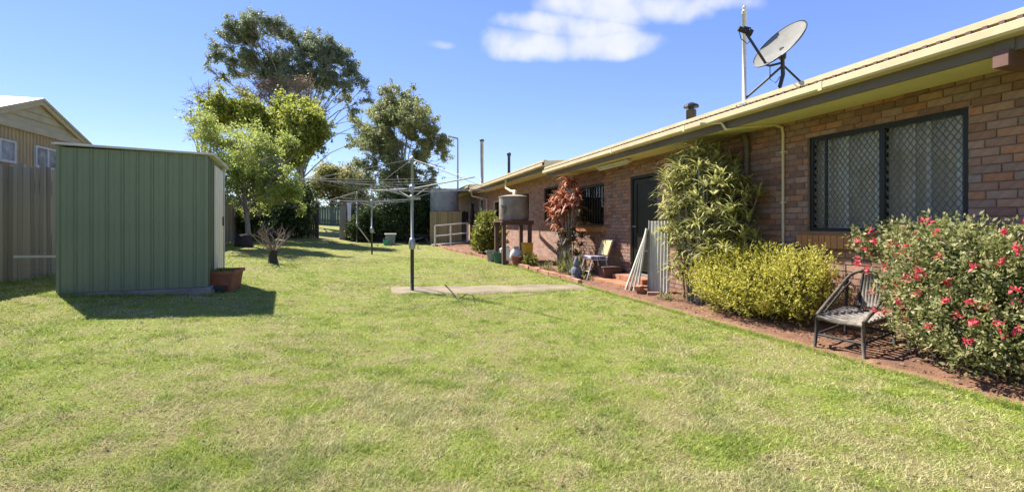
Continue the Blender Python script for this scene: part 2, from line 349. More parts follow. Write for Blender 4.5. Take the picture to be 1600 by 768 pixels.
EDGE = [(-4, 4.75), (2.37, 4.57), (5.3, 4.48), (8.3, 4.40), (11, 4.27), (14.4, 4.08), (18, 3.6), (20.8, 3.06), (24, 2.95), (27.5, 3.1)]
def edge(Y):
    for (a, x0), (b, x1) in zip(EDGE, EDGE[1:]):
        if Y <= b: return x0 + (x1 - x0) * (Y - a) / (b - a)
    return EDGE[-1][1]
def vnoise(x, y, s, seed=0):
    """smooth value noise in 0..1"""
    x = np.asarray(x) / s; y = np.asarray(y) / s; xi = np.floor(x).astype(int); yi = np.floor(y).astype(int); fx = x - xi; fy = y - yi
    fx = fx * fx * (3 - 2 * fx); fy = fy * fy * (3 - 2 * fy)
    h = lambda i, j: np.modf(np.abs(np.sin(i * 127.1 + j * 311.7 + seed * 74.7) * 43758.5453))[0]
    return (h(xi, yi) * (1 - fx) + h(xi + 1, yi) * fx) * (1 - fy) + (h(xi, yi + 1) * (1 - fx) + h(xi + 1, yi + 1) * fx) * fy
# garden bed of red soil between the lawn and the wall
mat('soil', (.27, .135, .075), (.12, .065, .042), 5, .97, bmp=1, bscale=45, bdist=.03, spread=.22)
def bed_z(X, Y):
    t = (X - edge(Y)) / (5.47 - edge(Y)); return gz(X, Y) + .018 + .075 * min(1, max(0, t)) ** .8
V = []; F = []; ys = np.arange(-3.5, 27.4, .12); K = 12
for j, Y in enumerate(ys):
    e = edge(Y) + .035 * math.sin(Y * 5.1) + .02 * math.sin(Y * 13)
    for i in range(K + 1):
        X = e + (5.47 - e) * i / K; z = bed_z(X, Y) + (0 if i == 0 else .03 * (float(vnoise(X, Y, .14, 3)) - .4))
        V.append((X, Y, z - (.05 if i == 0 else 0)))
for j in range(len(ys) - 1):
    for i in range(K): F.append((j * (K + 1) + i, j * (K + 1) + i + 1, (j + 1) * (K + 1) + i + 1, (j + 1) * (K + 1) + i))
me = bpy.data.meshes.new('garden_bed'); me.from_pydata(V, [], F); me.polygons.foreach_set('use_smooth', [True] * len(F)); me.update()
tag(link_mesh('garden_bed', me, 'soil', None), 'red soil garden bed along the brick wall', 'garden bed', kind='structure')
# worn red mowing strip beside the near bed
V = []; F = []; ys = np.arange(-3.5, 9.3, .1)
for Y in ys:
    e = edge(Y); w0 = -.075 + .03 * math.sin(Y * 7.3) + .02 * math.sin(Y * 17); w1 = .06 + .02 * math.sin(Y * 6.1 + 1)
    for k, (o, dz) in enumerate(((w0, -.02), (w0 + .012, .010), (w1, .022), (w1 + .02, .0))): V.append((e + o, Y, gz(e, Y) + dz + .006 * math.sin(Y * 23 + k)))
for j in range(len(ys) - 1):
    for i in range(3): F.append((j * 4 + i, j * 4 + i + 1, (j + 1) * 4 + i + 1, (j + 1) * 4 + i))
me = bpy.data.meshes.new('mowing_strip'); me.from_pydata(V, [], F); me.update()
tag(link_mesh('mowing_strip', me, 'kerb_red', None), 'worn red mowing strip between lawn and garden bed', 'mowing strip', kind='structure')
# concrete path from the near clothes line towards the house
V = []; F = []; xs = np.arange(.30, 4.26, .11)
for k, X in enumerate(xs):
    end = min(1, (X - .30) / .25 + .72); yc = 9.66 - .085 * (X - .4); far = yc + .63 * end + .05 * math.sin(X * 6) + .03 * math.sin(X * 17); near = yc - .63 * end + .06 * math.sin(X * 5 + 2) + .03 * math.sin(X * 19)
    if X > 2.2: near += .10 * (X - 2.2); far -= .08 * (X - 2.2)
    for t in np.linspace(0, 1, 7): 
        Y = near + (far - near) * t; V.append((X, Y, gz(X, Y) + (.022 if 0 < t < 1 else -.015)))
n7 = 7
for j in range(len(xs) - 1):
    for i in range(6): F.append((j * n7 + i, (j + 1) * n7 + i, (j + 1) * n7 + i + 1, j * n7 + i + 1))
me = bpy.data.meshes.new('path'); me.from_pydata(V, [], F); me.update()
tag(link_mesh('path', me, 'concrete', None), 'narrow worn concrete path under the nearest clothes hoist', 'path', kind='structure')

# ------------------------------------------------------------------ brick units
WX = 5.475
def cut(rects, hole):
    out = []
    hy0, hy1, hz0, hz1 = hole
    for y0, y1, z0, z1 in rects:
        if y1 <= hy0 or y0 >= hy1 or z1 <= hz0 or z0 >= hz1: out.append((y0, y1, z0, z1)); continue
        if z0 < hz0: out.append((y0, y1, z0, hz0))
        if z1 > hz1: out.append((y0, y1, hz1, z1))
        a, b = max(z0, hz0), min(z1, hz1)
        if y0 < hy0: out.append((y0, hy0, a, b))
        if y1 > hy1: out.append((hy1, y1, a, b))
    return out
def eaves(root, y0, y1, dz, near_end=True):
    gut = MB(); a, b = y0, y1
    prof = [(4.655, 2.715), (4.545, 2.715), (4.528, 2.735), (4.528, 2.795), (4.540, 2.803), (4.540, 2.790), (4.548, 2.735), (4.655, 2.735)]
    gut.prism([(x, a, z + dz) for x, z in prof], (0, b - a, 0)); gut.box(4.53, 4.655, b - .012, b + .002, 2.715 + dz, 2.80 + dz)
    gut.build('gutter', 'cream_metal', root)
    q = y0 + 1.9
    while q < y1 - .3:
        MB().hexa([(4.525, q, 2.712 + dz), (4.66, q, 2.712 + dz), (4.66, q + .045, 2.712 + dz), (4.525, q + .045, 2.712 + dz), (4.5245, q, 2.806 + dz), (4.532, q, 2.806 + dz), (4.532, q + .045, 2.806 + dz), (4.5245, q + .045, 2.806 + dz)]).build('gutter_joint', 'cream_paint', root); q += 2.35
    MB().box(4.657, 4.690, y0, y1, 2.612 + dz, 2.79 + dz).build('fascia', 'fascia', root, bevel=.004)
    k = max(1, round((y1 - y0) / 2.4)); w = (y1 - y0) / k
    for i in range(k):                              # soffit sheets with a narrow joint
        s = MB(); q0, q1 = y0 + i * w + .004, y0 + (i + 1) * w - .004
        s.hexa([(4.692, q0, 2.635 + dz), (WX + .10, q0, 2.705 + dz), (WX + .10, q1, 2.705 + dz), (4.692, q1, 2.635 + dz), (4.692, q0, 2.645 + dz), (WX + .10, q0, 2.715 + dz), (WX + .10, q1, 2.715 + dz), (4.692, q1, 2.645 + dz)])
        s.build('soffit_panel', 'soffit', root)
    # ribbed roof sheets, both slopes
    roof = MB().prism([(4.70, y0 + .02, 2.79 + dz), (9.6, y0 + .02, 3.13 + dz), (14.5, y0 + .02, 2.79 + dz)], (0, y1 - y0 - .04, 0)).build('roof', 'cream_metal', root)
    pitch = .107; n = 7; prof = []
    for r in range(n):
        o = r * pitch; prof += [(o, 0), (o + .046, 0), (o + .060, .018), (o + .092, .018), (o + .1069, 0)]
    ns = max(1, round((y1 - y0) / (n * pitch))); sc = (y1 - y0) / (ns * n * pitch); me = None; me2 = None
    for i in range(ns):
        for side in (0, 1):
            if side == 1 and i % 1: continue
            src = me if side == 0 else me2
            if src is None:
                s = MB()
                xa, za, xb, zb = (4.66, 2.836, 9.62, 3.178) if side == 0 else (14.63, 2.825, 9.62, 3.178)
                vs = [(xa, y * sc, za + h) for y, h in prof] + [(xb, y * sc, zb + h) for y, h in prof]; m_ = len(prof)
                s.add(vs, [(j, j + 1, m_ + j + 1, m_ + j) for j in range(m_ - 1)])
                o = s.build('roof_sheet', 'cream_metal', roof, local=True)
                if side == 0: me = o.data
                else: me2 = o.data
            else: o = link_mesh('roof_sheet', src, None, roof)
            o.location = Vector((0, y0 + i * n * pitch * sc, dz)) - ORG[roof.name]
    MB().box(4.575, 4.70, y0, y1, 2.838 + dz, 2.892 + dz).build('roof_flashing', 'cream_metal', roof)
    re_ = MB(); q = y0 + .05
    while q < y1 - .05: re_.box(4.554, 4.574, q, q + .036, 2.806 + dz, 2.836 + dz); q += .107
    tag(re_.build('rib_end', 'beam_wood', roof), kind='stuff')
    MB().prism([(9.40, y0, 3.19 + dz), (9.62, y0, 3.235 + dz), (9.84, y0, 3.19 + dz)], (0, y1 - y0, 0)).build('ridge_cap', 'cream_metal', roof)
    # barge boards on the gable ends
    for yy, t in ((y0 - .02, .02), (y1, .02)):
        for xa, xb in ((4.60, 9.62), (14.6, 9.62)):
            MB().hexa([(xa, yy, 2.70 + dz), (xb, yy, 3.05 + dz), (xb, yy + t, 3.05 + dz), (xa, yy + t, 2.70 + dz), (xa, yy, 2.865 + dz), (xb, yy, 3.225 + dz), (xb, yy + t, 3.225 + dz), (xa, yy + t, 2.865 + dz)]).build('barge_board', 'cream_paint', root)
def wall_mesh(root, y0, y1, z0, z1, holes, m, x=WX, name='wall'):
    rects = [(y0, y1, z0, z1)]
    for h in holes: rects = cut(rects, h)
    b = MB()
    for a, c, d, e in rects: b.box(x, x + .22, a, c, d, e)
    w = b.build(name, m, root)
    return w

unit1 = thing('brick_unit', 'nearest brown brick unit with big screened window and satellite dish on its roof', 'house', (WX, 3, 0), group='row of brick units')
Y0, Y1 = -2.2, 12.82
HOLES = [(3.263, 5.045, 1.21, 2.43), (8.56, 9.63, .22, 2.35), (10.94, 12.43, 1.27, 2.33)]
wall1 = wall_mesh(unit1, Y0, Y1, -.25, 2.72, HOLES, 'mortar', WX + .012)
MB().prism([(WX + .02, Y0 + .05, 2.70), (9.6, Y0 + .05, 3.03), (13.7, Y0 + .05, 2.70), (13.7, Y0 + .05, -.2), (WX + .02, Y0 + .05, -.2)], (0, .1, 0)).build('gable_wall', 'brick_far', unit1)
MB().prism([(WX + .25, Y1 - .2, 2.70), (9.6, Y1 - .2, 3.03), (13.7, Y1 - .2, 2.70), (13.7, Y1 - .2, -.2), (WX + .25, Y1 - .2, -.2)], (0, .1, 0)).build('gable_wall', 'brick_far', unit1)
MB().box(13.5, 13.7, Y0 + .2, Y1, -.2, 2.7).build('rear_wall', 'brick_far', unit1)
MB().box(WX + .25, 13.45, Y0 + .2, Y1 - .25, .10, .16).build('floor_slab', 'room_dark', unit1)
rects = []
for i in range(35):
    z = -.07 + .08 * i
    if z > 2.69: break
    off = (i % 2) * .116 + (.02 * math.sin(i * 2.4))
    y = Y0 + off - .232
    while y < Y1:
        a, b = max(y, Y0) + .005, min(y + .232, Y1) - .005
        if b - a > .03:
            rr = [(a, b, z + .005, min(z + .075, 2.70))]
            for h in HOLES: rr = cut(rr, (h[0] - .003, h[1] + .003, h[2] - .004, h[3] + .004))
            rr = cut(rr, (3.14, 5.17, .995, 1.215)); rr = cut(rr, (10.85, 12.52, 1.10, 1.275)); rr = cut(rr, (8.50, 9.70, -.5, .235))
            rects += [q for q in rr if q[1] - q[0] > .025 and q[3] - q[2] > .02]
        y += .232
def score(q):
    Y = (q[0] + q[1]) / 2; z = (q[2] + q[3]) / 2
    if Y < 2.72 or (Y < 3.4 and z < 1.15) or (3.3 < Y < 5.0 and z < 1.0) or (5.9 < Y < 8.0 and z < 2.2): return 0
    d = 5.475 * .273 + Y * .962; return (q[1] - q[0]) * (q[3] - q[2]) / d ** 3
rects.sort(key=score, reverse=True)
shared = {}
rest = MB()
for k, (a, b, c, d) in enumerate(rects):
    pr = random.uniform(-.0025, .0025)
    if k < 300:
        key = (round(b - a, 3), round(d - c, 3)); w, h = (b - a) / 2, (d - c) / 2
        if key not in shared:
            t = .006
            s = MB().hexa([(.012, -w, -h), (.012, w, -h), (.012, w, h), (.012, -w, h), (0, -w + t * .4, -h + t * .4), (0, w - t * .4, -h + t * .4), (0, w - t * .4, h - t * .4), (0, -w + t * .4, h - t * .4)])
            me = bpy.data.meshes.new('brick'); me.from_pydata(s.v, [], [tuple(reversed(f)) for f in s.f]); me.update(); me.materials.append(MATS['brick']); shared[key] = me
        o = link_mesh('brick', shared[key], None, wall1); o.location = Vector((WX + pr, (a + b) / 2, (c + d) / 2)) - ORG[wall1.name]
    else:
        t = .0024; x0 = WX + pr
        rest.hexa([(WX + .013, a, c), (x0, a + t, c + t), (x0, b - t, c + t), (WX + .013, b, c), (WX + .013, a, d), (x0, a + t, d - t), (x0, b - t, d - t), (WX + .013, b, d)])
tag(rest.build('brickwork', 'brick', wall1), kind='stuff')
eaves(unit1, Y0 - .4, Y1, 0)
# beam ends carrying the eave
for yb in (-1.0, 2.48):
    MB().box(4.60, WX + .05, yb, yb + .10, 2.50, 2.625).build('eave_beam', 'beam_wood', unit1, bevel=.004)
    MB().box(4.645, 4.657, yb - .01, yb + .11, 2.627, 2.714).build('fascia_joint', 'fascia', unit1)

def window(root, y0, y1, z0, z1, label=None, screen=True, bars=None, frame='dark_alu', curtain='curtain', x=WX, sill=True, bead=.055):
    w = MB(); fx0, fx1 = x + .035, x + .085; t = bead
    for a, b, c, d in ((y0, y1, z0, z0 + t * .8), (y0, y1, z1 - t, z1), (y0, y0 + t, z0 + t * .8, z1 - t), (y1 - t, y1, z0 + t * .8, z1 - t)): w.box(fx0, fx1, a, b, c, d)
    wo = w.build('window', frame, root)
    if label: wo['label'] = label
    MB().box(x + .10, x + .106, y0 + t, y1 - t, z0 + t, z1 - t).build('pane', 'window_glass', wo)
    if curtain:
        n = int((y1 - y0) / .03); pts = [(y0 + (y1 - y0) * i / n, x + .19 + .022 * math.sin(i * 1.25) + .012 * math.sin(i * .47 + 1)) for i in range(n + 1)]
        c = MB(); c.add([(q, p, z0) for p, q in pts] + [(q, p, z1) for p, q in pts], [(i, i + 1, n + 2 + i, n + 1 + i) for i in range(n)]); c.build('curtain', curtain, wo, smooth=True)
    if bars:
        for yb, bw in bars: MB().box(x + .088, x + .112, yb - bw / 2, yb + bw / 2, z0 + t * .8, z1 - t).build('sash_stile', 'sash', wo)
    if screen:
        g = MB(); sy, sz = .068, .094; H_ = z1 - z0 - 2 * t; W_ = y1 - y0 - 2 * t; k = sz / sy; n = int((W_ + H_ / k) / sy) + 1
        for s in (1, -1):
            for i in range(n):
                a = -H_ / k + (i + .5) * sy                 # the bar's foot along y where z = 0
                u0, u1 = max(a, 0), min(a + H_ / k, W_)
                if u1 - u0 < .01: continue
                v0, v1 = (u0 - a) * k, (u1 - a) * k
                if s < 0: u0, u1 = W_ - u0, W_ - u1
                xx = x + (.048 if s > 0 else .054)
                g.bar((xx, y0 + t + u0, z0 + t + v0), (xx, y0 + t + u1, z0 + t + v1), .009, .005, up=(1, 0, 0))
        go = g.build('security_screen', 'grille', wo); go['kind'] = 'stuff'
    return wo
w1 = window(unit1, 3.263, 5.045, 1.21, 2.43, 'large window with diamond security screen', bars=[(4.57, .05), (4.20, .045), (3.66, .045), (3.385, .05), (3.80, .02)])
MB().box(WX + .030, WX + .094, 4.07, 4.13, 1.25, 2.376).build('mullion', 'dark_alu', w1)
MB().box(WX + .040, WX + .060, 4.80, 4.83, 1.255, 2.375).build('screen_stile', 'dark_alu', w1)
w2 = window(unit1, 10.94, 12.43, 1.27, 2.33, 'dark window with security bars beside the screen door', screen=False, curtain=None)
for i in range(9): MB().box(WX + .045, WX + .060, 10.94 + .12 + i * .155, 10.94 + .14 + i * .155, 1.312, 2.276).build('security_bar', 'dark_alu', w2)
MB().box(WX + .11, WX + .118, 10.99, 12.38, 1.31, 2.28).build('backing_pane', 'dark_glass', w2)
for (a, b, zt, zb) in ((3.14, 5.17, 1.208, 1.0), (10.85, 12.52, 1.268, 1.105)):
    n = round((b - a) / .084); 
    for i in range(n):
        q0, q1 = a + (b - a) * i / n + .004, a + (b - a) * (i + 1) / n - .004
        MB().hexa([(WX - .055, q0, zb), (WX + .06, q0, zb + .04), (WX + .06, q1, zb + .04), (WX - .055, q1, zb), (WX - .06, q0, zt - .05), (WX + .034, q0, zt), (WX + .034, q1, zt), (WX - .06, q1, zt - .05)]).build('sill_brick', 'sill_brick', wall1)
# the screen door
door = MB(); dy0, dy1, dz0, dz1 = 8.56, 9.63, .24, 2.35
for a, b, c, d in ((dy0, dy0 + .06, dz0, dz1), (dy1 - .06, dy1, dz0, dz1), (dy0 + .06, dy1 - .06, dz1 - .06, dz1)): door.box(WX + .02, WX + .12, a, b, c, d)
do = door.build('door', 'dark_alu', unit1); do['label'] = 'dark green security screen door above brick steps'
lf = MB(); u0, u1 = dy0 + .075, dy1 - .075
for a, b, c, d in ((u0, u0 + .09, .29, 2.27), (u1 - .13, u1, .29, 2.27), (u0 + .09, u1 - .13, 2.17, 2.27), (u0 + .09, u1 - .13, .29, .40), (u0 + .09, u1 - .13, 1.02, 1.10)): lf.box(WX + .04, WX + .075, a, b, c, d)
lf.build('door_leaf', 'dark_alu', do)
MB().box(WX + .055, WX + .058, u0 + .09, u1 - .13, 1.10, 2.17).build('insect_mesh', 'dark_alu', do)
MB().box(WX + .055, WX + .060, u0 + .09, u1 - .13, .72, 1.02).build('kick_panel', 'fascia', do)
MB().box(WX + .055, WX + .058, u0 + .09, u1 - .13, .40, .72).build('insect_mesh', 'dark_alu', do)
MB().box(WX + .12, WX + .13, dy0, dy1, .22, 2.35).build('inner_door', 'room_dark', do)
MB().tube([(WX + .03, dy1 - .15, 1.25), (WX - .02, dy1 - .15, 1.25), (WX - .02, dy1 - .27, 1.25)], .012).build('handle', 'galv', do)
MB().box(WX - .03, WX + .14, dy0 - .02, dy1 + .02, .20, .238).build('door_sill', 'slab', do)
# brick steps below it
for (xa, z0, z1, ya, yb, n) in ((5.10, .10, .197, 8.50, 9.75, 11), (4.70, -.06, .098, 8.30, 10.0, 15)):
    for i in range(n):
        MB().box(xa + random.uniform(-.006, .006), WX - .012, ya + (yb - ya) * i / n + .004, ya + (yb - ya) * (i + 1) / n - .004, z0, z1 + random.uniform(-.004, .004)).build('step_brick', 'step_brick', unit1)
# fluorescent batten under the soffit
lb = MB().box(5.02, 5.12, 8.95, 10.40, 2.585, 2.645).build('soffit_light', 'white_paint', unit1, bevel=.006)
MB().tube([(5.07, 9.0, 2.567), (5.07, 10.35, 2.567)], .017, 8).build('lamp_tube', 'plastic_white', lb, smooth=True)
# pipes on the wall
MB().tube([(5.36, 6.07, 2.66), (5.42, 6.07, 2.55), (5.42, 6.07, .02)], .045, 8).build('downpipe', 'fascia', unit1, smooth=True)
MB().tube([(4.52, 5.95, 2.745), (4.60, 5.62, 2.70), (4.64, 5.58, 2.60), (4.72, 5.55, 2.618), (5.30, 5.42, 2.672), (5.43, 5.416, 2.64), (5.448, 5.416, 2.55), (5.448, 5.416, .30)], .019, 8).build('conduit', 'cream_paint', unit1, smooth=True)
for zc_ in (.9, 1.6, 2.3): MB().box(5.43, WX, 5.385, 5.447, zc_ - .012, zc_ + .012).build('pipe_clip', 'cream_paint', unit1)
MB().tube([(5.61, 7.66, 2.88), (5.61, 7.66, 3.40)], .09, 12).build('flue', 'dark_metal', unit1, smooth=True)
MB().lathe((5.61, 7.66, 3.40), [(.05, 0), (.05, .05), (.14, .05), (.13, .09), (.03, .14)], 12).build('flue_cap', 'dark_metal', unit1)

unit2 = thing('brick_unit', 'middle brick unit stepping up behind the rusty tank stand', 'house', (WX, 18, 0), group='row of brick units')
H2 = [(14.05, 15.35, 1.40, 2.50), (20.6, 22.7, 1.30, 2.40), (17.0, 17.8, 1.5, 2.45)]
wall_mesh(unit2, 12.84, 24.1, -.1, 2.93, H2, 'brick_far')
MB().prism([(WX + .22, 12.86, 2.92), (9.6, 12.86, 3.25), (13.7, 12.86, 2.92), (13.7, 12.86, -.1), (WX + .22, 12.86, -.1)], (0, .1, 0)).build('gable_wall', 'brick_far', unit2)
MB().box(13.5, 13.7, 12.98, 24.1, -.1, 2.9).build('rear_wall', 'brick_far', unit2)
eaves(unit2, 12.86, 23.9, .22)
window(unit2, *H2[0], screen=False, curtain=None); window(unit2, *H2[1], screen=False, frame='white_paint', bars=[(21.65, .06)]); window(unit2, *H2[2], screen=False, curtain=None)
MB().tube([(4.60, 17.0, 2.93), (4.60, 17.0, 2.62), (4.55, 16.2, 2.45), (4.45, 15.2, 2.36)], .045, 8).build('downpipe', 'cream_paint', unit2, smooth=True)
MB().tube([(5.07, 18.3, 3.10), (5.07, 18.3, 3.98)], .055, 10).build('vent_pipe', 'dark_metal', unit2); MB().lathe((5.07, 18.3, 3.98), [(.07, 0), (.085, .03), (.085, .10), (.03, .14)], 10).build('vent_cap', 'dark_metal', unit2)
MB().tube([(4.60, 23.7, 2.93), (4.66, 23.7, 2.70), (5.42, 23.7, 2.55), (5.42, 23.7, .3)], .045, 8).build('downpipe', 'white_paint', unit2, smooth=True)
unit3 = thing('brick_unit', 'farthest brick unit behind the white handrail', 'house', (WX, 30, 0), group='row of brick units')
H3 = [(25.0, 25.9, 1.55, 2.65), (27.2, 28.2, .45, 2.60)]
wall_mesh(unit3, 24.12, 34, 0, 3.16, H3, 'brick_far')
MB().prism([(WX + .22, 24.14, 3.15), (9.6, 24.14, 3.47), (13.7, 24.14, 3.15), (13.7, 24.14, 0), (WX + .22, 24.14, 0)], (0, .1, 0)).build('gable_wall', 'brick_far', unit3)
eaves(unit3, 24.14, 34, .44)
window(unit3, *H3[0], screen=False, frame='white_paint'); window(unit3, *H3[1], screen=False, curtain=None)
MB().tube([(6.4, 29.4, 3.3), (6.4, 29.4, 6.45)], .10, 10).build('flue', 'galv_dull', unit3, smooth=True); MB().lathe((6.4, 29.4, 6.45), [(.14, 0), (.15, .08), (.04, .14)], 10).build('flue_cap', 'dark_metal', unit3)
am = thing('street_lamp', 'thin grey street lamp pole far behind the units', 'street lamp', (5.8, 34.9, .5))
MB().tube([(5.8, 34.9, .5), (5.8, 34.9, 7.5)], [.08, .05], 8).build('pole', 'galv_dull', am); MB().bar((5.82, 34.9, 7.52), (5.1, 34.9, 7.66), .14, .1).build('lamp_head', 'galv_dull', am)
# satellite dish on its roof tripod
roofz = lambda x: 2.825 + (x - 4.565) * .07 + .024
rz_ = lambda x, y: Vector((x, y, roofz(x)))     # a point on the roof sheets
dish = thing('satellite_dish', 'large grey satellite dish on a tripod on the roof', 'satellite dish', rz_(4.671, 4.697))
MB().tube([rz_(4.653, 4.706), Vector((4.689, 4.697, 2.986)), Vector((4.715, 4.689, 3.091)), Vector((4.706, 4.689, 3.337))], .023, 8).build('mount_post', 'dark_metal', dish, smooth=True)
c_ = rz_(4.653, 4.706); MB().box(c_.x - .07, c_.x + .07, c_.y - .07, c_.y + .07, c_.z - .02, c_.z + .015).build('mount_foot', 'dark_metal', dish)
MB().tube([Vector((4.706, 4.689, 3.196)), rz_(4.583, 5.312) + Vector((0, 0, .0))], .014, 6).build('mount_strut', 'dark_metal', dish)
MB().tube([Vector((4.706, 4.689, 3.214)), rz_(5.092, 4.627)], .012, 6).build('mount_strut', 'dark_metal', dish)
N = Vector((-0.8040, -0.0114, 0.5945)).normalized(); Uax = Vector((0.4334, -0.6957, 0.5728)); Uax = (Uax - N * Uax.dot(N)).normalized(); Vax = N.cross(Uax)      # the way the dish points
dc = Vector((4.662, 4.697, 3.460)); b = MB(); nr, na = 6, 36; vs = []; ra, rb2 = .335, .33
for layer, off in ((0, 0), (1, -.012)):
    for i in range(nr + 1):
        r = i / nr
        for j in range(na):
            t = 2 * math.pi * j / na; vs.append(dc + Uax * (ra * r * math.cos(t)) + Vax * (rb2 * r * math.sin(t)) + N * (.066 * (r * r - 1) + off))
st = (nr + 1) * na; fs = []
for i in range(nr):
    for j in range(na):
        q = (i * na + j, i * na + (j + 1) % na, (i + 1) * na + (j + 1) % na, (i + 1) * na + j); fs += [q, tuple(st + k for k in reversed(q))]
b.add(vs, fs); refl = b.build('reflector', 'dish_grey', dish, smooth=True)
rim = [dc + Uax * ((ra + .002) * math.cos(2 * math.pi * j / na)) + Vax * ((rb2 + .002) * math.sin(2 * math.pi * j / na)) - N * .004 for j in range(na + 1)]
MB().tube(rim, .009, 5).build('rim', 'dark_metal', refl)
MB().tube([dc - N * .08, Vector((4.706, 4.689, 3.284))], .04, 8).build('back_bracket', 'dark_metal', dish)
lnb = Vector((4.267, 4.811, 3.618)); ab = Vector((4.530, 4.741, 3.205))
MB().tube([Vector((4.689, 4.697, 3.232)), ab + Vector((.05, 0, .0)), ab, lnb], .015, 6).build('feed_arm', 'dark_metal', dish)
l = MB(); dn = (dc - lnb).normalized(); l.tube([lnb - dn * .08, lnb + dn * .035, lnb + dn * .045, lnb + dn * .09], [.031, .031, .044, .044], 10); l.tube([lnb + Vector((.03, 0, .02)) - dn * .05, lnb + Vector((.10, 0, .02)) - dn * .02], .025, 8); l.build('feed_horn', 'black_rubber', dish)
MB().tube([lnb - dn * .08, lnb + Vector((-.05, 0, -.10)), lnb + Vector((.04, 0, -.15)), lnb + Vector((.10, 0, -.10))], .005, 5).build('cable', 'black_rubber', dish)
MB().tube([Vector((4.566, 4.732, 3.205)), Vector((4.566, 4.732, 3.038)), Vector((4.636, 4.715, 2.995)), Vector((4.689, 4.706, 3.074))], .005, 5).build('cable', 'black_rubber', dish)
mb = Vector((4.60, 5.19, roofz(4.60))); mast = thing('mast', 'tall white antenna mast on the roof beside the dish', 'mast', mb)
MB().tube([mb + Vector((0, 0, -.02)), (4.60, 5.19, 4.02)], .026, 8).build('pole', 'white_paint', mast, smooth=True); MB().lathe((4.60, 5.19, 4.02), [(.026, 0), (.034, .03), (.02, .05), (.028, .08), (.01, .11)], 8).build('finial', 'white_paint', mast)
MB().box(4.57, 4.66, 5.13, 5.25, mb.z - .02, mb.z + .012).build('foot_plate', 'galv', mast)

# ------------------------------------------------------------------ garden shed
SH = thing('garden_shed', 'dark green steel garden shed with cream door on concrete slab', 'shed', (-4.31, 8.30, .32), R(8.9))
W_, D_, H_ = 1.80, 2.13, 2.07
MB().box(-.06, W_ + .06, -.07, D_ + .05, -.25, -.004).build('slab', 'slab', SH, local=True, bevel=.01)
me = None; n = 10; w = W_ / n
for k in range(n):
    if me is None:
        s = MB(); pr = [(0, .004), (.010, -.008), (.024, -.008), (.036, .014), (w * .5 - .012, .015), (w * .5, .020), (w * .5 + .012, .015), (w - .012, .014), (w - .0005, .004)]; m_ = len(pr)
        s.add([(x, y, 0) for x, y in pr] + [(x, y, H_) for x, y in pr], [(j, j + 1, m_ + j + 1, m_ + j) for j in range(m_ - 1)])
        o = s.build('wall_panel', 'shed_green', SH, local=True); me = o.data
    else: o = link_mesh('wall_panel', me, None, SH)
    o.location = (k * w, 0, 0)
MB().box(-.012, .022, -.012, .03, 0, H_ + .01).build('corner_trim', 'shed_green', SH, local=True)
MB().box(W_ - .03, W_ + .012, -.012, .03, 0, H_ + .01).build('corner_trim', 'shed_green', SH, local=True)
for k in range(4):
    o = link_mesh('wall_panel', me, None, SH); o.rotation_euler = (0, 0, R(90)); o.location = (W_, .03 + k * .168, 0)
MB().box(W_ - .012, W_ - .004, .70, D_, 0, H_).build('side_wall', 'shed_green', SH, local=True)
dr = MB().box(W_ + .004, W_ + .032, .70, 1.72, .03, H_ - .10).build('door', 'shed_cream', SH, local=True, bevel=.004)
MB().box(W_ + .032, W_ + .055, 1.60, 1.64, .95, 1.12).build('handle', 'dark_metal', dr, local=True)
for yy in (.92, 1.2, 1.48): MB().box(W_ + .0325, W_ + .037, yy, yy + .02, .06, H_ - .13).build('door_rib', 'shed_cream', dr, local=True)
MB().box(W_ + .002, W_ + .05, 1.74, 1.82, 0, H_ - .02).build('door_post', 'zinc_pale', SH, local=True)
MB().box(0, W_, D_ - .02, D_, 0, H_).build('rear_wall', 'shed_green', SH, local=True); MB().box(.002, .012, .03, D_ - .02, 0, H_).build('side_wall', 'shed_green', SH, local=True)
rf = MB().hexa([(-.05, -.05, H_ + .03), (W_ + .09, -.05, H_ - .01), (W_ + .09, D_ + .08, H_ - .01), (-.05, D_ + .08, H_ + .03), (-.05, -.05, H_ + .055), (W_ + .09, -.05, H_ + .012), (W_ + .09, D_ + .08, H_ + .012), (-.05, D_ + .08, H_ + .055)]).build('roof', 'zinc_pale', SH, local=True)
for k in range(9): MB().hexa([(-.05 + .0, .05 + k * .24, H_ + .055), (W_ + .09, .05 + k * .24, H_ + .012), (W_ + .09, .09 + k * .24, H_ + .012), (-.05, .09 + k * .24, H_ + .055), (-.05, .06 + k * .24, H_ + .075), (W_ + .09, .06 + k * .24, H_ + .032), (W_ + .09, .08 + k * .24, H_ + .032), (-.05, .08 + k * .24, H_ + .075)]).build('roof_rib', 'zinc_pale', rf, local=True)
sw = MB()
for k in range(n):
    for zz in (.06, H_ / 2, H_ - .06): sw.box(k * w + .095, k * w + .107, -.002, .012, zz, zz + .012)
tag(sw.build('screw', 'galv_dull', SH, local=True), kind='stuff')
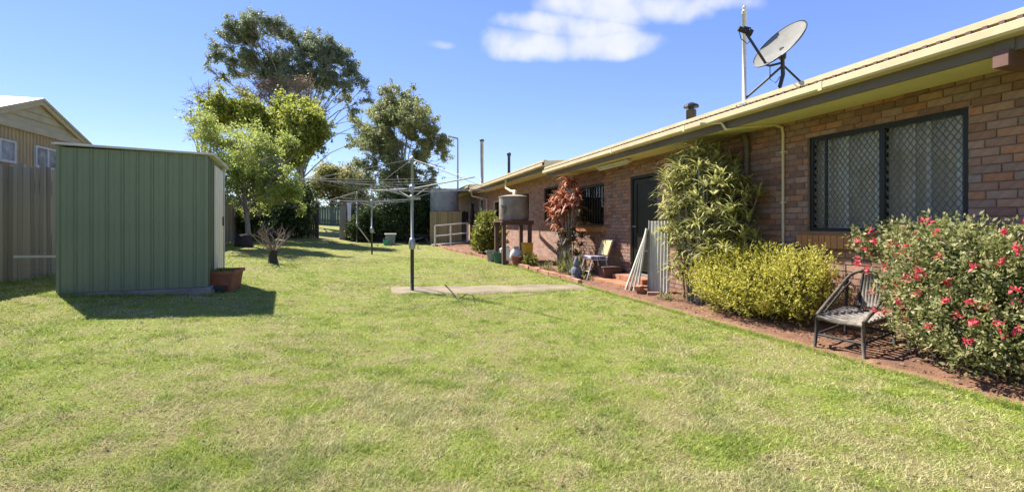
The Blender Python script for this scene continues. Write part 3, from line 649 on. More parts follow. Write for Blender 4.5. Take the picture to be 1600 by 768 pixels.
# planter trough and tray beside the shed
pt = thing('planter', 'rectangular terracotta planter beside the shed door', 'planter', (-2.5, 9.25, gz(-2.5, 9.25)))
px_, py_ = -2.49, 9.22; zg = gz(px_, py_) - .01; p = MB()
o_ = [(px_ - .20, py_ - .30), (px_ + .20, py_ - .30), (px_ + .20, py_ + .30), (px_ - .20, py_ + .30)]; t_ = [(px_ + (x - px_) * 1.22, py_ + (y - py_) * 1.14) for x, y in o_]
i_ = [(px_ + (x - px_) * .9, py_ + (y - py_) * .93) for x, y in t_]
p.add([(x, y, zg) for x, y in o_] + [(x, y, zg + .36) for x, y in t_] + [(x, y, zg + .36) for x, y in i_] + [(x, y, zg + .27) for x, y in i_], [(3, 2, 1, 0)] + [(a, (a + 1) % 4, 4 + (a + 1) % 4, 4 + a) for a in range(4)] + [(4 + a, 4 + (a + 1) % 4, 8 + (a + 1) % 4, 8 + a) for a in range(4)] + [(8 + a, 8 + (a + 1) % 4, 12 + (a + 1) % 4, 12 + a) for a in range(4)])
p.build('trough', 'terracotta', pt, bevel=.006)
r_ = MB()
for a in range(4):
    q0, q1 = t_[a], t_[(a + 1) % 4]; r_.bar((q0[0], q0[1], zg + .335), (q1[0], q1[1], zg + .335), .05, .05)
r_.build('rim', 'terracotta', pt)
MB().add([(x, y, zg + .30) for x, y in i_], [(0, 1, 2, 3)]).build('potting_soil', 'soil', pt)
P = np.column_stack([rng.uniform(px_ - .18, px_ + .18, 140), rng.uniform(py_ - .28, py_ + .28, 140), np.full(140, zg + .30)])
quick_mesh('seedling', leaf_quads(P, .09, .35, .2, dirs=np.tile([0, 0, 1.0], (140, 1))), 4, 'leaf_side', pt)
ty = thing('seed_tray', 'small dark plastic tray holding a grey tub beside the planter', 'tray', (-2.55, 8.80, gz(-2.55, 8.8)))
zt = gz(-2.55, 8.8)
MB().hexa([(-2.66, 8.70, zt - .01), (-2.36, 8.70, zt - .01), (-2.36, 8.88, zt - .01), (-2.66, 8.88, zt - .01), (-2.69, 8.68, zt + .11), (-2.33, 8.68, zt + .11), (-2.33, 8.90, zt + .11), (-2.69, 8.90, zt + .11)]).build('tray', 'dark_metal', ty, bevel=.006)
MB().box(-2.62, -2.46, 8.655, 8.72, zt + .0, zt + .09).build('tub', 'plastic_grey', ty, bevel=.008)

# ------------------------------------------------------------------ left fence and neighbour's garage
fn = thing('paling_fence', 'weathered grey timber paling fence left of the green shed', 'fence', (-5.5, 10, .4))
me = None; k = 0; y = 4.6
meshes = []
for h in (1.86, 1.90, 1.83):
    s = MB().box(-.009, .009, -.0495, .0495, 0, h); m_ = bpy.data.meshes.new('paling'); m_.from_pydata(s.v, [], s.f); m_.materials.append(MATS['old_timber']); meshes.append(m_)
while y < 27.8:
    o = link_mesh('paling', random.choice(meshes), None, fn); o.location = Vector((-5.5 + random.uniform(-.005, .005), y, gz(-5.5, y) + random.uniform(-.02, .02))) - ORG[fn.name]; o.rotation_euler = (random.uniform(-.008, .008), random.uniform(-.006, .006), random.uniform(-.06, .06)); y += .1045
for zr in (.35, 1.5): MB().hexa([(-5.585, 4.6, zr + gz(-5.5, 4.6)), (-5.525, 4.6, zr + gz(-5.5, 4.6)), (-5.525, 27.8, zr + gz(-5.5, 27.8)), (-5.585, 27.8, zr + gz(-5.5, 27.8)), (-5.585, 4.6, zr + .09 + gz(-5.5, 4.6)), (-5.525, 4.6, zr + .09 + gz(-5.5, 4.6)), (-5.525, 27.8, zr + .09 + gz(-5.5, 27.8)), (-5.585, 27.8, zr + .09 + gz(-5.5, 27.8))]).build('rail', 'old_timber', fn)
for yp in np.arange(5, 27.5, 2.4): MB().box(-5.70, -5.59, yp, yp + .1, gz(-5.6, yp) - .1, gz(-5.6, yp) + 1.75).build('post', 'old_timber', fn)
wf = thing('wire_fence', 'low wire mesh panel with pale top rail between fence and shed', 'wire fence', (-5.3, 9.9, .4))
wa, wb = Vector((-5.36, 9.25, .80)), Vector((-4.58, 9.62, .77))
MB().bar(wa, wb, .035, .035).build('rail', 'zinc_pale', wf)
for q in (wa, wb): MB().tube([(q.x, q.y, gz(q.x, q.y) - .1), tuple(q)], .007, 5).build('post', 'galv_dull', wf)
ms = MB()
for i in range(1, 13):
    q = wa.lerp(wb, i / 13); ms.tube([(q.x, q.y, gz(q.x, q.y)), (q.x, q.y, q.z)], .0025, 4)
for i in range(5):
    t = i / 5; ms.tube([(wa.x, wa.y, gz(wa.x, wa.y) + .03 + .38 * t), (wb.x, wb.y, gz(wb.x, wb.y) + .03 + .38 * t)], .0025, 4)
tag(ms.build('wire_mesh', 'galv_dull', wf), kind='stuff')
ga = thing('garage', "neighbour's cream gabled garage beyond the paling fence", 'garage', (-7, 12.8, .5))
gx0, ga0, ga1, zb_, za_ = -7.0, 11.02, 14.55, 3.27, 3.93; gm = (ga0 + ga1) / 2
rb = MB(); pr = []; y = ga0 + .12
hole = [(11.25, 12.03, 2.56, 2.92), (12.69, 13.44, 2.56, 2.94)]
while y < ga1 - .14:
    pr += [(y, 0), (y + .045, 0), (y + .055, .022), (y + .095, .022), (y + .105, 0)]; y += .105
m_ = len(pr); rb.add([(gx0 + h, y, .3) for y, h in pr] + [(gx0 + h, y, 3.25) for y, h in pr], [(j, j + 1, m_ + j + 1, m_ + j) for j in range(m_ - 1)]); rb.build('ribbed_cladding', 'garage_clad', ga)
MB().box(-11.5, -11.45, ga0 + .1, ga1 - .1, .3, 3.25).build('rear_wall', 'garage_clad', ga); MB().box(-11.45, -7.02, ga0 + .1, ga0 + .15, .3, 3.25).build('side_wall', 'garage_clad', ga); MB().box(-11.45, -7.02, ga1 - .15, ga1 - .1, .3, 3.25).build('side_wall', 'garage_clad', ga)
MB().box(-6.99, -6.93, ga0, ga1, 3.22, 3.36).build('gable_beam', 'garage_cream', ga)
for i in range(4):                              # weatherboards of the gable
    z0, z1 = 3.36 + i * .15, min(3.36 + (i + 1) * .15, za_); f0 = (za_ - z0) / (za_ - 3.30); f1 = max(0.0, (za_ - z1) / (za_ - 3.30)); hw = (ga1 - ga0) / 2 - .05
    MB().hexa([(-6.99, gm - hw * f0, z0), (-6.955, gm - hw * f0, z0), (-6.955, gm + hw * f0, z0), (-6.99, gm + hw * f0, z0), (-6.99, gm - hw * f1, z1), (-6.98, gm - hw * f1, z1), (-6.98, gm + hw * f1, z1), (-6.99, gm + hw * f1, z1)]).build('weatherboard', 'garage_board', ga)
for s in (-1, 1):
    e = gm + s * ((ga1 - ga0) / 2 + .12); ez = za_ - (za_ - 3.24) * 1.0 - .02
    MB().hexa([(-6.94, gm, za_ - .06), (-6.90, gm, za_ - .06), (-6.90, e, ez - .06), (-6.94, e, ez - .06), (-6.94, gm, za_ + .07), (-6.90, gm, za_ + .07), (-6.90, e, ez + .07), (-6.94, e, ez + .07)]).build('barge_board', 'garage_cream', ga)
    MB().hexa([(-11.7, gm, za_ + .03), (-6.87, gm, za_ + .03), (-6.87, e, ez + .03), (-11.7, e, ez + .03), (-11.7, gm, za_ + .085), (-6.87, gm, za_ + .085), (-6.87, e, ez + .085), (-11.7, e, ez + .085)]).build('roof_slope', 'garage_cream', ga)
for (a, b, c, d) in hole:
    f_ = MB()
    for q in ((a - .04, b + .04, c - .05, c), (a - .04, b + .04, d, d + .04), (a - .04, a, c, d), (b, b + .04, c, d), ((a + b) / 2 - .02, (a + b) / 2 + .02, c, d)): f_.box(-6.985, -6.94, *q)
    w_ = f_.build('window', 'sash', ga); MB().box(-6.976, -6.965, a, b, c, d).build('pane', 'pane_grey', w_)

# ------------------------------------------------------------------ back fences
def far_fence(name, label, pts, h, m, w=.1):
    t = thing(name, label, 'fence', (*pts[0], gz(*pts[0]))); b = MB()
    for (x0, y0), (x1, y1) in zip(pts, pts[1:]):
        L = math.hypot(x1 - x0, y1 - y0); n = int(L / (w + .006)); dx, dy = (x1 - x0) / L, (y1 - y0) / L
        for i in range(n):
            u = (i + .5) * L / n; X, Y = x0 + dx * u, y0 + dy * u; z = gz(X, Y); hh = h + random.uniform(-.05, .05)
            b.bar((X, Y, z - .05), (X, Y, z + hh), w, .018, up=(dy, -dx, 0))
    tag(b.build('paling', m, t), kind='stuff'); r = MB()
    for (x0, y0), (x1, y1) in zip(pts, pts[1:]):
        for zr in (.4, 1.35): r.bar((x0 + .0, y0 - .05, gz(x0, y0) + zr), (x1, y1 - .05, gz(x1, y1) + zr), .04, .08)
    r.build('rail', m, t)
    return t
far_fence('paling_fence', 'dark back fence left of the fence opening', [(-5.5, 28.0), (-3.05, 28.1)], 1.75, 'dark_timber')
far_fence('paling_fence', 'dark back fence right of the fence opening', [(-1.85, 28.2), (5.4, 28.6)], 1.75, 'dark_timber')
far_fence('paling_fence', 'distant green fence seen through the opening', [(-14, 44), (8, 45)], 1.6, 'green_far', .2)
for X, lab in ((-3.02, 'dark timber gate post left of the fence opening'), (-1.80, 'pale timber gate post right of the fence opening')):
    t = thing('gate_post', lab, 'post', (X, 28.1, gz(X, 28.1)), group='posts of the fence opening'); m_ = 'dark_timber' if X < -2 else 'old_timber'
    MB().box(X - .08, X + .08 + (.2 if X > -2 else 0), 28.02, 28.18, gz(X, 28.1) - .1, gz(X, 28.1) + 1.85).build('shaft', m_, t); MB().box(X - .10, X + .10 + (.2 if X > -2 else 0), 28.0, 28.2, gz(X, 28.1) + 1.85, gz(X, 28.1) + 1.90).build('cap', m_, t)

# ------------------------------------------------------------------ rotary clothes hoists
def copy_tree(o, parent=None):
    c = o.copy(); COL.objects.link(c); c.parent = parent
    for ch in [x for x in bpy.data.objects if x.parent == o]: copy_tree(ch, c)
    return c
def make_hoist():
    t = thing('clothes_hoist', 'nearest rotary clothes hoist standing on the concrete path', 'clothes line', (0, 0, 0), group='rotary clothes hoists down the lawn')
    MB().tube([(0, 0, -.1), (0, 0, .92)], .036, 10).build('lower_pole', 'pole_dark', t, smooth=True)
    MB().tube([(0, 0, .92), (0, 0, 2.54)], .027, 10).build('upper_pole', 'galv_dull', t, smooth=True)
    g = MB().lathe((0, 0, .80), [(.045, 0), (.062, .03), (.066, .12), (.055, .17), (.04, .22)], 12).build('gear_housing', 'galv', t, smooth=True)
    MB().tube([(0, 0, .90), (.11, .03, .90), (.11, .03, .80), (.17, .05, .80)], .011, 6).build('crank_handle', 'galv', g)
    MB().lathe((0, 0, 1.90), [(.035, 0), (.06, .02), (.06, .12), (.035, .15)], 10).build('hub', 'galv', t)
    MB().lathe((0, 0, 2.52), [(.035, 0), (.045, .03), (.03, .06), (.01, .08)], 10).build('cap', 'galv', t)
    MB().lathe((0, 0, 1.76), [(.035, 0), (.05, .02), (.05, .07), (.035, .09)], 10).build('collar', 'galv', t)
    MB().bar((-.10, -.06, 1.80), (.16, .10, 1.80), .02, .02).build('collar_bar', 'galv', t)
    L = 2.05; tips = []
    for k in range(4):
        a = R(220 + 90 * k - 15.85); d = Vector((math.cos(a), math.sin(a), 0)); tip = d * L + Vector((0, 0, 2.04)); tips.append((d, tip))
        MB().tube([d * .05 + Vector((0, 0, 1.97)), tip], .0125, 6).build('arm', 'galv_dull', t)
        MB().tube([Vector((0, 0, 2.54)), tip - d * .15], .0045, 4).build('stay_wire', 'galv_dull', t)
        MB().tube([d * .05 + Vector((0, 0, 1.80)), d * .75 + Vector((0, 0, 2.01))], .008, 5).build('brace', 'galv_dull', t)
    for f in (1.0, .78, .56):
        w = MB()
        for k in range(4):
            p0, p1 = tips[k][0] * L * f, tips[(k + 1) % 4][0] * L * f; z = 1.97 + .07 * f; m_ = (p0 + p1) / 2
            w.tube([p0 + Vector((0, 0, z)), m_ + Vector((0, 0, z - .03)), p1 + Vector((0, 0, z))], .0017, 4)
        w.build('clothes_wire', 'galv_dull', t)
    return t
h1 = make_hoist()
h2 = copy_tree(h1); h3 = copy_tree(h1)
h1.location = (.69, 9.49, .015)
h2.location = (-.115, 18.82, gz(-.115, 18.82)); h2.rotation_euler = (0, 0, R(32)); h2['label'] = 'second rotary clothes hoist, in the middle of the lawn'
h3.location = (-.90, 26.2, gz(-.9, 26.2)); h3.rotation_euler = (0, 0, R(64)); h3['label'] = 'farthest rotary clothes hoist, with white washing near the back fence'
def hanging(name, label, c, w, h, m, ang):
    n = 8; vs = []; d = Vector((math.cos(ang), math.sin(ang), 0)); q = Vector((-d.y, d.x, 0))
    for j in range(6):
        for i in range(n + 1):
            u = (i / n - .5) * w * (1 - .06 * j); vs.append(Vector(c) + d * u + q * (.03 * math.sin(i * 1.9 + j * .4) * (j / 5)) - Vector((0, 0, h * j / 5)))
    o = MB().add(vs, [(j * (n + 1) + i, j * (n + 1) + i + 1, (j + 1) * (n + 1) + i + 1, (j + 1) * (n + 1) + i) for j in range(5) for i in range(n)]).build(name, m, None, smooth=True)
    s = o.modifiers.new('thickness', 'SOLIDIFY'); s.thickness = .006
    tag(o, label, 'laundry')
hanging('towel', 'long white towel hanging from the farthest clothes hoist', (-1.25, 25.6, gz(-.9, 26) + 2.02), .22, .95, 'cloth_white', .5)
st = thing('plank', 'pale timber plank leaning against the pole of the farthest hoist', 'plank', (-.5, 26.1, gz(-.5, 26.1)))
zz = gz(-.5, 26.1); MB().bar((-.82, 26.12, zz + .80), (-.28, 26.0, zz + .05), .14, .03).build('board', 'cream_paint', st)

# stick lying on the lawn
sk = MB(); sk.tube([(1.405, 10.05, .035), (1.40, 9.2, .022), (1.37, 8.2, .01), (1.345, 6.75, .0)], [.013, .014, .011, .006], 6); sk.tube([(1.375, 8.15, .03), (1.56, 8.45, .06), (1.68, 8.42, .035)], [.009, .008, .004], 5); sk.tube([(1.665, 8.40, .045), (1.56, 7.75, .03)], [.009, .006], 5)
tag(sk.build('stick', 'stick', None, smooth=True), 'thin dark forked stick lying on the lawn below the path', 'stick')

# ------------------------------------------------------------------ back corner: bin, bucket, tank, screen, handrail
def bin_(): 
    z = gz(.72, 25.1); t = thing('rubbish_bin', 'small grey bin with a pale lid at the back of the lawn', 'bin', (.72, 25.1, z))
    MB().hexa([(.55, 24.95, z - .02), (.95, 24.95, z - .02), (.95, 25.3, z - .02), (.55, 25.3, z - .02), (.50, 24.9, z + .50), (1.0, 24.9, z + .50), (1.0, 25.35, z + .50), (.50, 25.35, z + .50)]).build('body', 'plastic_grey', t, bevel=.02)
    MB().box(.46, 1.04, 24.86, 25.39, z + .502, z + .56).build('lid', 'cloth_white', t, bevel=.02)
bin_()
z = gz(.53, 24.6); t = thing('bucket', 'small green bucket in front of the grey bin', 'bucket', (.53, 24.6, z))
MB().lathe((.53, 24.6, z - .01), [(.11, 0), (.15, .24), (.155, .26), (.135, .26), (.10, .03)], 14).build('pail', 'bucket_green', t); MB().tube([(.53 - .15, 24.6, z + .24), (.53 - .10, 24.55, z + .36), (.53 + .10, 24.55, z + .36), (.53 + .15, 24.6, z + .24)], .006, 5).build('handle', 'galv', t)
z = gz(2.4, 26); t = thing('wheelbarrow', 'dark wheelbarrow parked against the back fence', 'wheelbarrow', (2.4, 26, z))
MB().hexa([(2.15, 25.8, z + .28), (2.65, 25.8, z + .28), (2.65, 26.15, z + .28), (2.15, 26.15, z + .28), (1.95, 25.7, z + .52), (2.8, 25.7, z + .46), (2.8, 26.25, z + .46), (1.95, 26.25, z + .52)]).build('tray', 'dark_metal', t)
for s in (25.78, 26.18): MB().tube([(1.75, 26, z + .18), (2.2, s, z + .26), (3.1, s, z + .55)], .018, 6).build('handle', 'galv_dull', t); MB().tube([(2.6, s, z + .30), (2.75, s, z + .0)], .015, 5).build('leg', 'galv_dull', t)
w_ = MB(); w_.tube([(1.75 + .16 * math.cos(a), 26, z + .16 + .16 * math.sin(a)) for a in np.linspace(0, 2 * math.pi, 17)], .04, 6); w_.build('wheel', 'black_rubber', t)
def corrugated_tank(name, label, c, r, z0, z1, m):
    t = thing(name, label, 'water tank', (c[0], c[1], z0)); prof = []; n = 22
    for i in range(n + 1): prof.append((r + (.010 if i % 2 else -.004), (z1 - z0) * i / n))
    MB().lathe((c[0], c[1], z0), prof, 28).build('tank_wall', m, t, smooth=True)
    MB().lathe((c[0], c[1], z1), [(r + .02, -.01), (r + .02, .02), (r * .55, .07), (.02, .10)], 28).build('tank_top', m, t)
    return t
tk = corrugated_tank('water_tank', 'large grey corrugated water tank behind the timber screen', (3.68, 26.6), .78, 1.98, 3.12, 'galv_dull')
z = gz(3.6, 26.6); ts = thing('tank_stand', 'dark timber stand under the large grey tank', 'stand', (3.68, 26.6, z)); MB().box(2.95, 4.45, 25.9, 27.3, 1.86, 1.975).build('platform', 'dark_timber', ts)
for X in (3.05, 4.3):
    for Y in (26.0, 27.15): MB().box(X, X + .12, Y, Y + .12, z - .1, 1.858).build('post', 'dark_timber', ts)
sc = thing('timber_screen', 'greenish timber picket screen in front of the large grey tank', 'screen', (3.5, 25.1, gz(3.5, 25.1)))
n = 15
for i in range(n):
    X = 2.74 + (4.36 - 2.74) * (i + .5) / n; Y = 25.2 - .27 * i / n; z = gz(X, Y); MB().box(X - .05, X + .05, Y - .01, Y + .01, z - .03, 1.96 + random.uniform(-.02, .02)).build('picket', 'screen_timber', sc)
for zr in (.7, 1.7): MB().bar((2.74, 25.24, zr), (4.36, 24.97, zr), .04, .08).build('rail', 'screen_timber', sc)
hr = thing('handrail', 'white pipe handrail beside the timber screen', 'handrail', (3.6, 24, gz(3.6, 24)))
pa = [Vector((2.79, 23.41, 1.22)), Vector((3.60, 23.75, 1.28)), Vector((4.5, 24.1, 1.36))]
for q in pa: MB().tube([(q.x, q.y, gz(q.x, q.y) - .1), tuple(q)], .045, 8).build('post', 'white_paint', hr)
for dz in (0, -.50): MB().tube([v + Vector((0, 0, dz)) for v in pa], .032, 8).build('rail', 'white_paint', hr)
rp = MB().hexa([(2.7, 23.5, .15), (5.3, 24.3, .3), (5.3, 25.3, .3), (2.7, 24.6, .15), (2.7, 23.5, .30), (5.3, 24.3, .46), (5.3, 25.3, .46), (2.7, 24.6, .30)]).build('ramp', 'slab', None); tag(rp, 'low concrete ramp behind the white handrail', 'ramp')
lm = thing('meter_box', 'white rounded meter box on the far brick corner', 'meter box', (5.2, 24.05, 1.5)); MB().box(5.1, 5.3, 23.98, 24.10, 1.42, 1.75).build('case', 'white_paint', lm, bevel=.06); MB().tube([(5.2, 24.05, 1.42), (5.2, 24.05, .4)], .03, 6).build('pipe', 'dark_metal', lm)

# ------------------------------------------------------------------ rusty tank on a stand with clutter below
tc = (4.30, 14.95)
t = corrugated_tank('water_tank', 'small rusty corrugated tank raised on a timber stand', tc, .47, 1.42, 2.16, 'tank_iron')
MB().hexa([(3.90, 14.62, 1.66), (3.86, 14.86, 1.62), (3.85, 14.90, 1.62), (3.89, 14.60, 1.66), (3.93, 14.58, 1.86), (3.86, 14.82, 1.92), (3.84, 14.84, 1.92), (3.91, 14.56, 1.86)]).build('rust_hole', 'black_rubber', t)
MB().tube([(4.36, 15.1, 2.24), (4.45, 15.4, 2.4)], .05, 8).build('inlet', 'cream_paint', t)
ts = thing('tank_stand', 'dark brown timber stand carrying the rusty tank', 'stand', (4.3, 14.95, gz(4.3, 14.95)))
for X, Y in ((3.84, 14.45), (4.68, 14.45), (3.84, 15.40), (4.68, 15.40)): MB().box(X - .055, X + .055, Y - .055, Y + .055, gz(X, Y) - .1, 1.27).build('post', 'post_timber', ts)
for Y in (14.45, 15.40): MB().box(3.74, 4.80, Y - .04, Y + .04, 1.272, 1.36).build('bearer', 'post_timber', ts)
for i in range(8): MB().box(3.76 + i * .13, 3.88 + i * .13, 14.33, 15.52, 1.362, 1.412).build('deck_board', 'post_timber', ts)
def crate(name, label, cat, c, s, m, lid=None, rz=0, part='body'):
    t = thing(name, label, cat, c); x, y, z = c; a, b, h = s
    MB().hexa([(x - a * .45, y - b * .45, z), (x + a * .45, y - b * .45, z), (x + a * .45, y + b * .45, z), (x - a * .45, y + b * .45, z), (x - a / 2, y - b / 2, z + h), (x + a / 2, y - b / 2, z + h), (x + a / 2, y + b / 2, z + h), (x - a / 2, y + b / 2, z + h)]).build(part, m, t, bevel=.015)
    MB().box(x - a * .53, x + a * .53, y - b * .53, y + b * .53, z + h + .001, z + h + .03).build('lid', lid or m, t, bevel=.008)
    return t
crate('plastic_drum', 'yellow plastic drum under the rusty tank stand', 'drum', (4.50, 14.15, .34), (.30, .30, .36), 'plastic_yellow')
crate('storage_box', 'dark box carrying the yellow drum', 'box', (4.52, 14.15, gz(4.5, 14) + .03), (.42, .42, .24), 'dark_metal')
def pot(name, label, c, r, h, m, cat='pot'):
    t = thing(name, label, cat, c); MB().lathe(c, [(r * .68, 0), (r * .95, h * .82), (r * 1.05, h * .82), (r * 1.08, h), (r * .92, h), (r * .85, h * .8)], 16).build('shell', m, t); MB().lathe((c[0], c[1], c[2] + h * .78), [(r * .86, 0), (r * .86, .012)], 16).build('potting_soil', 'soil', t)
    return t
pot('plant_pot', 'terracotta pot at the foot of the rusty tank stand', (4.12, 14.0, bed_z(4.2, 14.0)), .17, .26, 'terracotta')
pot('plant_pot', 'green plastic pot left of the tank stand post', (3.80, 14.95, bed_z(4.1, 14.95) - .02), .19, .34, 'plastic_green')
pot('plant_pot', 'grey pot standing farthest left of the tank stand', (3.72, 15.6, bed_z(4.1, 15.6) - .03), .19, .36, 'plastic_grey')
z = bed_z(4.1, 14.9); wb = thing('water_carrier', 'white plastic water container leaning below the rusty tank', 'container', (4.05, 15.05, z))
MB().hexa([(3.90, 14.95, z), (4.22, 14.88, z), (4.25, 15.10, z), (3.93, 15.17, z), (3.86, 14.98, z + .44), (4.16, 14.93, z + .52), (4.18, 15.10, z + .52), (3.88, 15.18, z + .44)]).build('body', 'plastic_white', wb, bevel=.04); MB().tube([(3.95, 15.06, z + .47), (3.97, 15.06, z + .58)], .035, 8).build('cap', 'plastic_blue', wb)
z = bed_z(4.35, 14.6); sk_ = thing('sack', 'pale sagging sack beside the yellow drum', 'sack', (4.28, 14.45, z))
MB().lathe((4.26, 14.52, z), [(.10, 0), (.20, .06), (.22, .22), (.17, .38), (.07, .46), (.09, .52)], 12, 1, .8).build('bag', 'cloth_white', sk_, smooth=True); MB().tube([(4.26 + .08 * math.cos(a), 14.52 + .065 * math.sin(a), z + .462) for a in np.linspace(0, 2 * math.pi, 13)], .010, 5).build('tie', 'post_timber', sk_)

# ------------------------------------------------------------------ edging bricks of the far bed
ed = thing('brick_edging', 'single row of pale red bricks edging the far garden bed', 'edging', (4.3, 12, 0))
me = None; Y = 9.95
while Y < 23.6:
    if me is None:
        o = MB().box(-.05, .05, -.113, .113, -.05, .075).build('brick', 'edging_brick', ed, bevel=.008, local=True); me = o.data
    else:
        o = link_mesh('brick', me, None, ed)
    X = edge(Y) + .03; o.location = Vector((X + random.uniform(-.012, .012), Y, gz(X, Y) + .02 + random.uniform(-.012, .008))) - ORG[ed.name]
    o.rotation_euler = (random.uniform(-.03, .03), random.uniform(-.05, .05), -math.atan2(edge(Y + .2) - edge(Y), .2) + random.uniform(-.05, .05)); Y += .238

# ------------------------------------------------------------------ things along the near bed
# tubular chair against the wall
ch = thing('garden_chair', 'white framed metal chair with striped cushion against the brick wall', 'chair', (4.95, 10.3, .03))
za = .03
for Y in (10.02, 10.46):
    MB().tube([(4.60, Y, za), (4.74, Y, za + .46), (5.12, Y, za + .46)], .014, 6).build('front_leg', 'white_paint', ch); MB().tube([(5.16, Y, za + .02), (5.08, Y, za + .44), (5.24, Y, za + .90)], .014, 6).build('back_leg', 'white_paint', ch)
MB().hexa([(4.70, 10.03, za + .475), (5.10, 10.03, za + .465), (5.10, 10.45, za + .465), (4.70, 10.45, za + .475), (4.70, 10.03, za + .545), (5.10, 10.03, za + .535), (5.10, 10.45, za + .535), (4.70, 10.45, za + .545)]).build('cushion', 'cushion_stripe', ch, bevel=.02)
MB().hexa([(5.09, 9.99, za + .56), (5.13, 9.99, za + .55), (5.13, 10.49, za + .55), (5.09, 10.49, za + .56), (5.21, 9.99, za + .90), (5.25, 9.99, za + .89), (5.25, 10.49, za + .89), (5.21, 10.49, za + .90)]).build('backrest', 'board_tan', ch, bevel=.01)
MB().tube([(4.66, 10.02, za + .20), (4.66, 10.46, za + .20)], .009, 5).build('stretcher', 'white_paint', ch)
crate('storage_box', 'dark wooden box under and behind the striped chair', 'box', (5.12, 9.93, .02), (.45, .34, .30), 'post_timber')
fg = thing('garden_ornament', 'small blue-grey stone garden ornament at the bed edge', 'ornament', (4.55, 10.45, .03))
MB().lathe((4.52, 10.42, .02), [(.13, 0), (.14, .04), (.11, .06), (.13, .14), (.12, .24), (.07, .30)], 14).build('body', 'stone_blue', fg, smooth=True)
MB().lathe((4.52, 10.42, .31), [(.05, 0), (.075, .03), (.08, .08), (.06, .13), (.055, .15), (.02, .24)], 14).build('head', 'stone_blue', fg, smooth=True)
for s in (-1, 1): MB().tube([(4.47, 10.42 + s * .10, .27), (4.42, 10.42 + s * .13, .20), (4.40, 10.42 + s * .06, .16)], .03, 6).build('arm', 'stone_blue', fg)
# sheets and boards leaning beside the steps
shp = thing('corrugated_sheet', 'upright grey corrugated sheet standing against the strappy shrub', 'sheet', (5.0, 7.85, .03))
n = 26; pr = [(i * .018, .012 * math.sin(i * 1.57)) for i in range(n)]
def sheet_pt(u, h, z): return (4.93 + u * .30 + h * .9, 7.98 - u * .95 + h * .3, z)
s = MB(); s.add([sheet_pt(u, h, .05) for u, h in pr] + [sheet_pt(u + .03, h, 1.36) for u, h in pr], [(i, i + 1, n + i + 1, n + i) for i in range(n - 1)]); o = s.build('sheet', 'fibro', shp); o.modifiers.new('thickness', 'SOLIDIFY').thickness = .005
MB().bar((4.92, 7.99, .05), (4.94, 7.99, 1.37), .022, .03).build('edge_trim', 'galv', shp)
for i, (dy, top, lab) in enumerate(((.42, 1.10, 'leftmost'), (.31, 1.14, 'second from left'), (.20, 1.18, 'third from left'), (.09, 1.22, 'rightmost'))):
    o = MB().bar((4.70 + i * .02, 8.02 + dy, .03), (4.90, 8.005 + dy * .12, top), .030, .092, up=(.35, .95, 0)).build('board', 'fibro', None)
    tag(o, f'narrow grey board leaning on the corrugated sheet, {lab} of four', 'board', 'boards leaning beside the steps')
for i, (X, Y, rz, z, lab) in enumerate(((4.72, 7.98, .3, .05, 'loose orange brick lying at the foot of the leaning boards'), (4.80, 7.62, -.5, .05, 'loose orange brick in front of the corrugated sheet'), (4.70, 7.95, .7, .125, 'loose brick topmost of the two below the boards'))):
    o = MB().box(-.11, .11, -.05, .05, -.037, .037).build('loose_brick', 'step_brick', None, bevel=.006); o.location = (X, Y, z); o.rotation_euler = (0, 0, rz); tag(o, lab, 'brick', 'loose bricks beside the steps')
# broken cane chair on the mowing strip
rc = thing('cane_chair', 'old low cane armchair with worn grey seat beside the red-flowered bush', 'chair', (4.85, 3.95, .0))
FL, FR, BR, BL = Vector((4.54, 4.07, 0)), Vector((4.59, 3.60, 0)), Vector((5.17, 3.74, .05)), Vector((5.12, 4.22, .05))
up = Vector((0, 0, 1)); sh_ = .315
for q, nm, h in ((FL, 'front_leg', .33), (FR, 'front_leg', .33), (BR, 'back_leg', .52), (BL, 'back_leg', .68)):
    lean = Vector((.0, 0, 0)) if nm == 'front_leg' else Vector((.05, 0, 0)); sp_ = (q - (FL + FR + BR + BL) / 4) * .06; sp_.z = 0
    MB().tube([q + sp_ + up * -.02, q + up * .2, q + lean * .5 + up * h], [.016, .018, .017], 8).build(nm, 'cane_dark' if q is not FR else 'cane', rc, smooth=True)
so = MB()
for k in range(9):                               # seat canes
    f = k / 8; a, b = FL.lerp(BL, f), FR.lerp(BR, f); so.tube([a + up * (sh_ + .028 * math.sin(math.pi * 0)), a.lerp(b, .5) + up * (sh_ - .02), b + up * sh_], .021, 6)
so.build('seat', 'cane_seat', rc, smooth=True)
for (a, b) in ((FL, FR), (FR, BR), (FL, BL), (BL, BR)): 
    MB().tube([a + up * (sh_ - .01), b + up * (sh_ - .01)], .019, 8).build('seat_rail', 'cane', rc, smooth=True)
    MB().tube([a + up * .13, b + up * .13], .014, 6).build('stretcher', 'cane_dark', rc)
TL, TR = BL + Vector((.06, -.03, .70)), BR + Vector((.06, .03, .66))
ctop = (TL + TR) / 2 + up * .05
def smooth_path(pts, k=7):                     # Catmull-Rom through the points
    out = []; q = [pts[0] * 2 - pts[1]] + list(pts) + [pts[-1] * 2 - pts[-2]]
    for i in range(1, len(q) - 2):
        p0, p1, p2, p3 = q[i - 1:i + 3]
        for j in range(k):
            t = j / k; out.append((p1 * 2 + (p2 - p0) * t + (p0 * 2 - p1 * 5 + p2 * 4 - p3) * t * t + (p1 * 3 - p0 - p2 * 3 + p3) * t ** 3) * .5)
    return out + [pts[-1]]
MB().tube(smooth_path([FL + up * .33, FL.lerp(TL, .5) + up * .17, TL + up * -.01, ctop + up * .01, TR + up * -.01, FR.lerp(TR, .5) + up * .14, FR + up * .33]), .018, 8).build('hoop_rail', 'cane', rc, smooth=True)
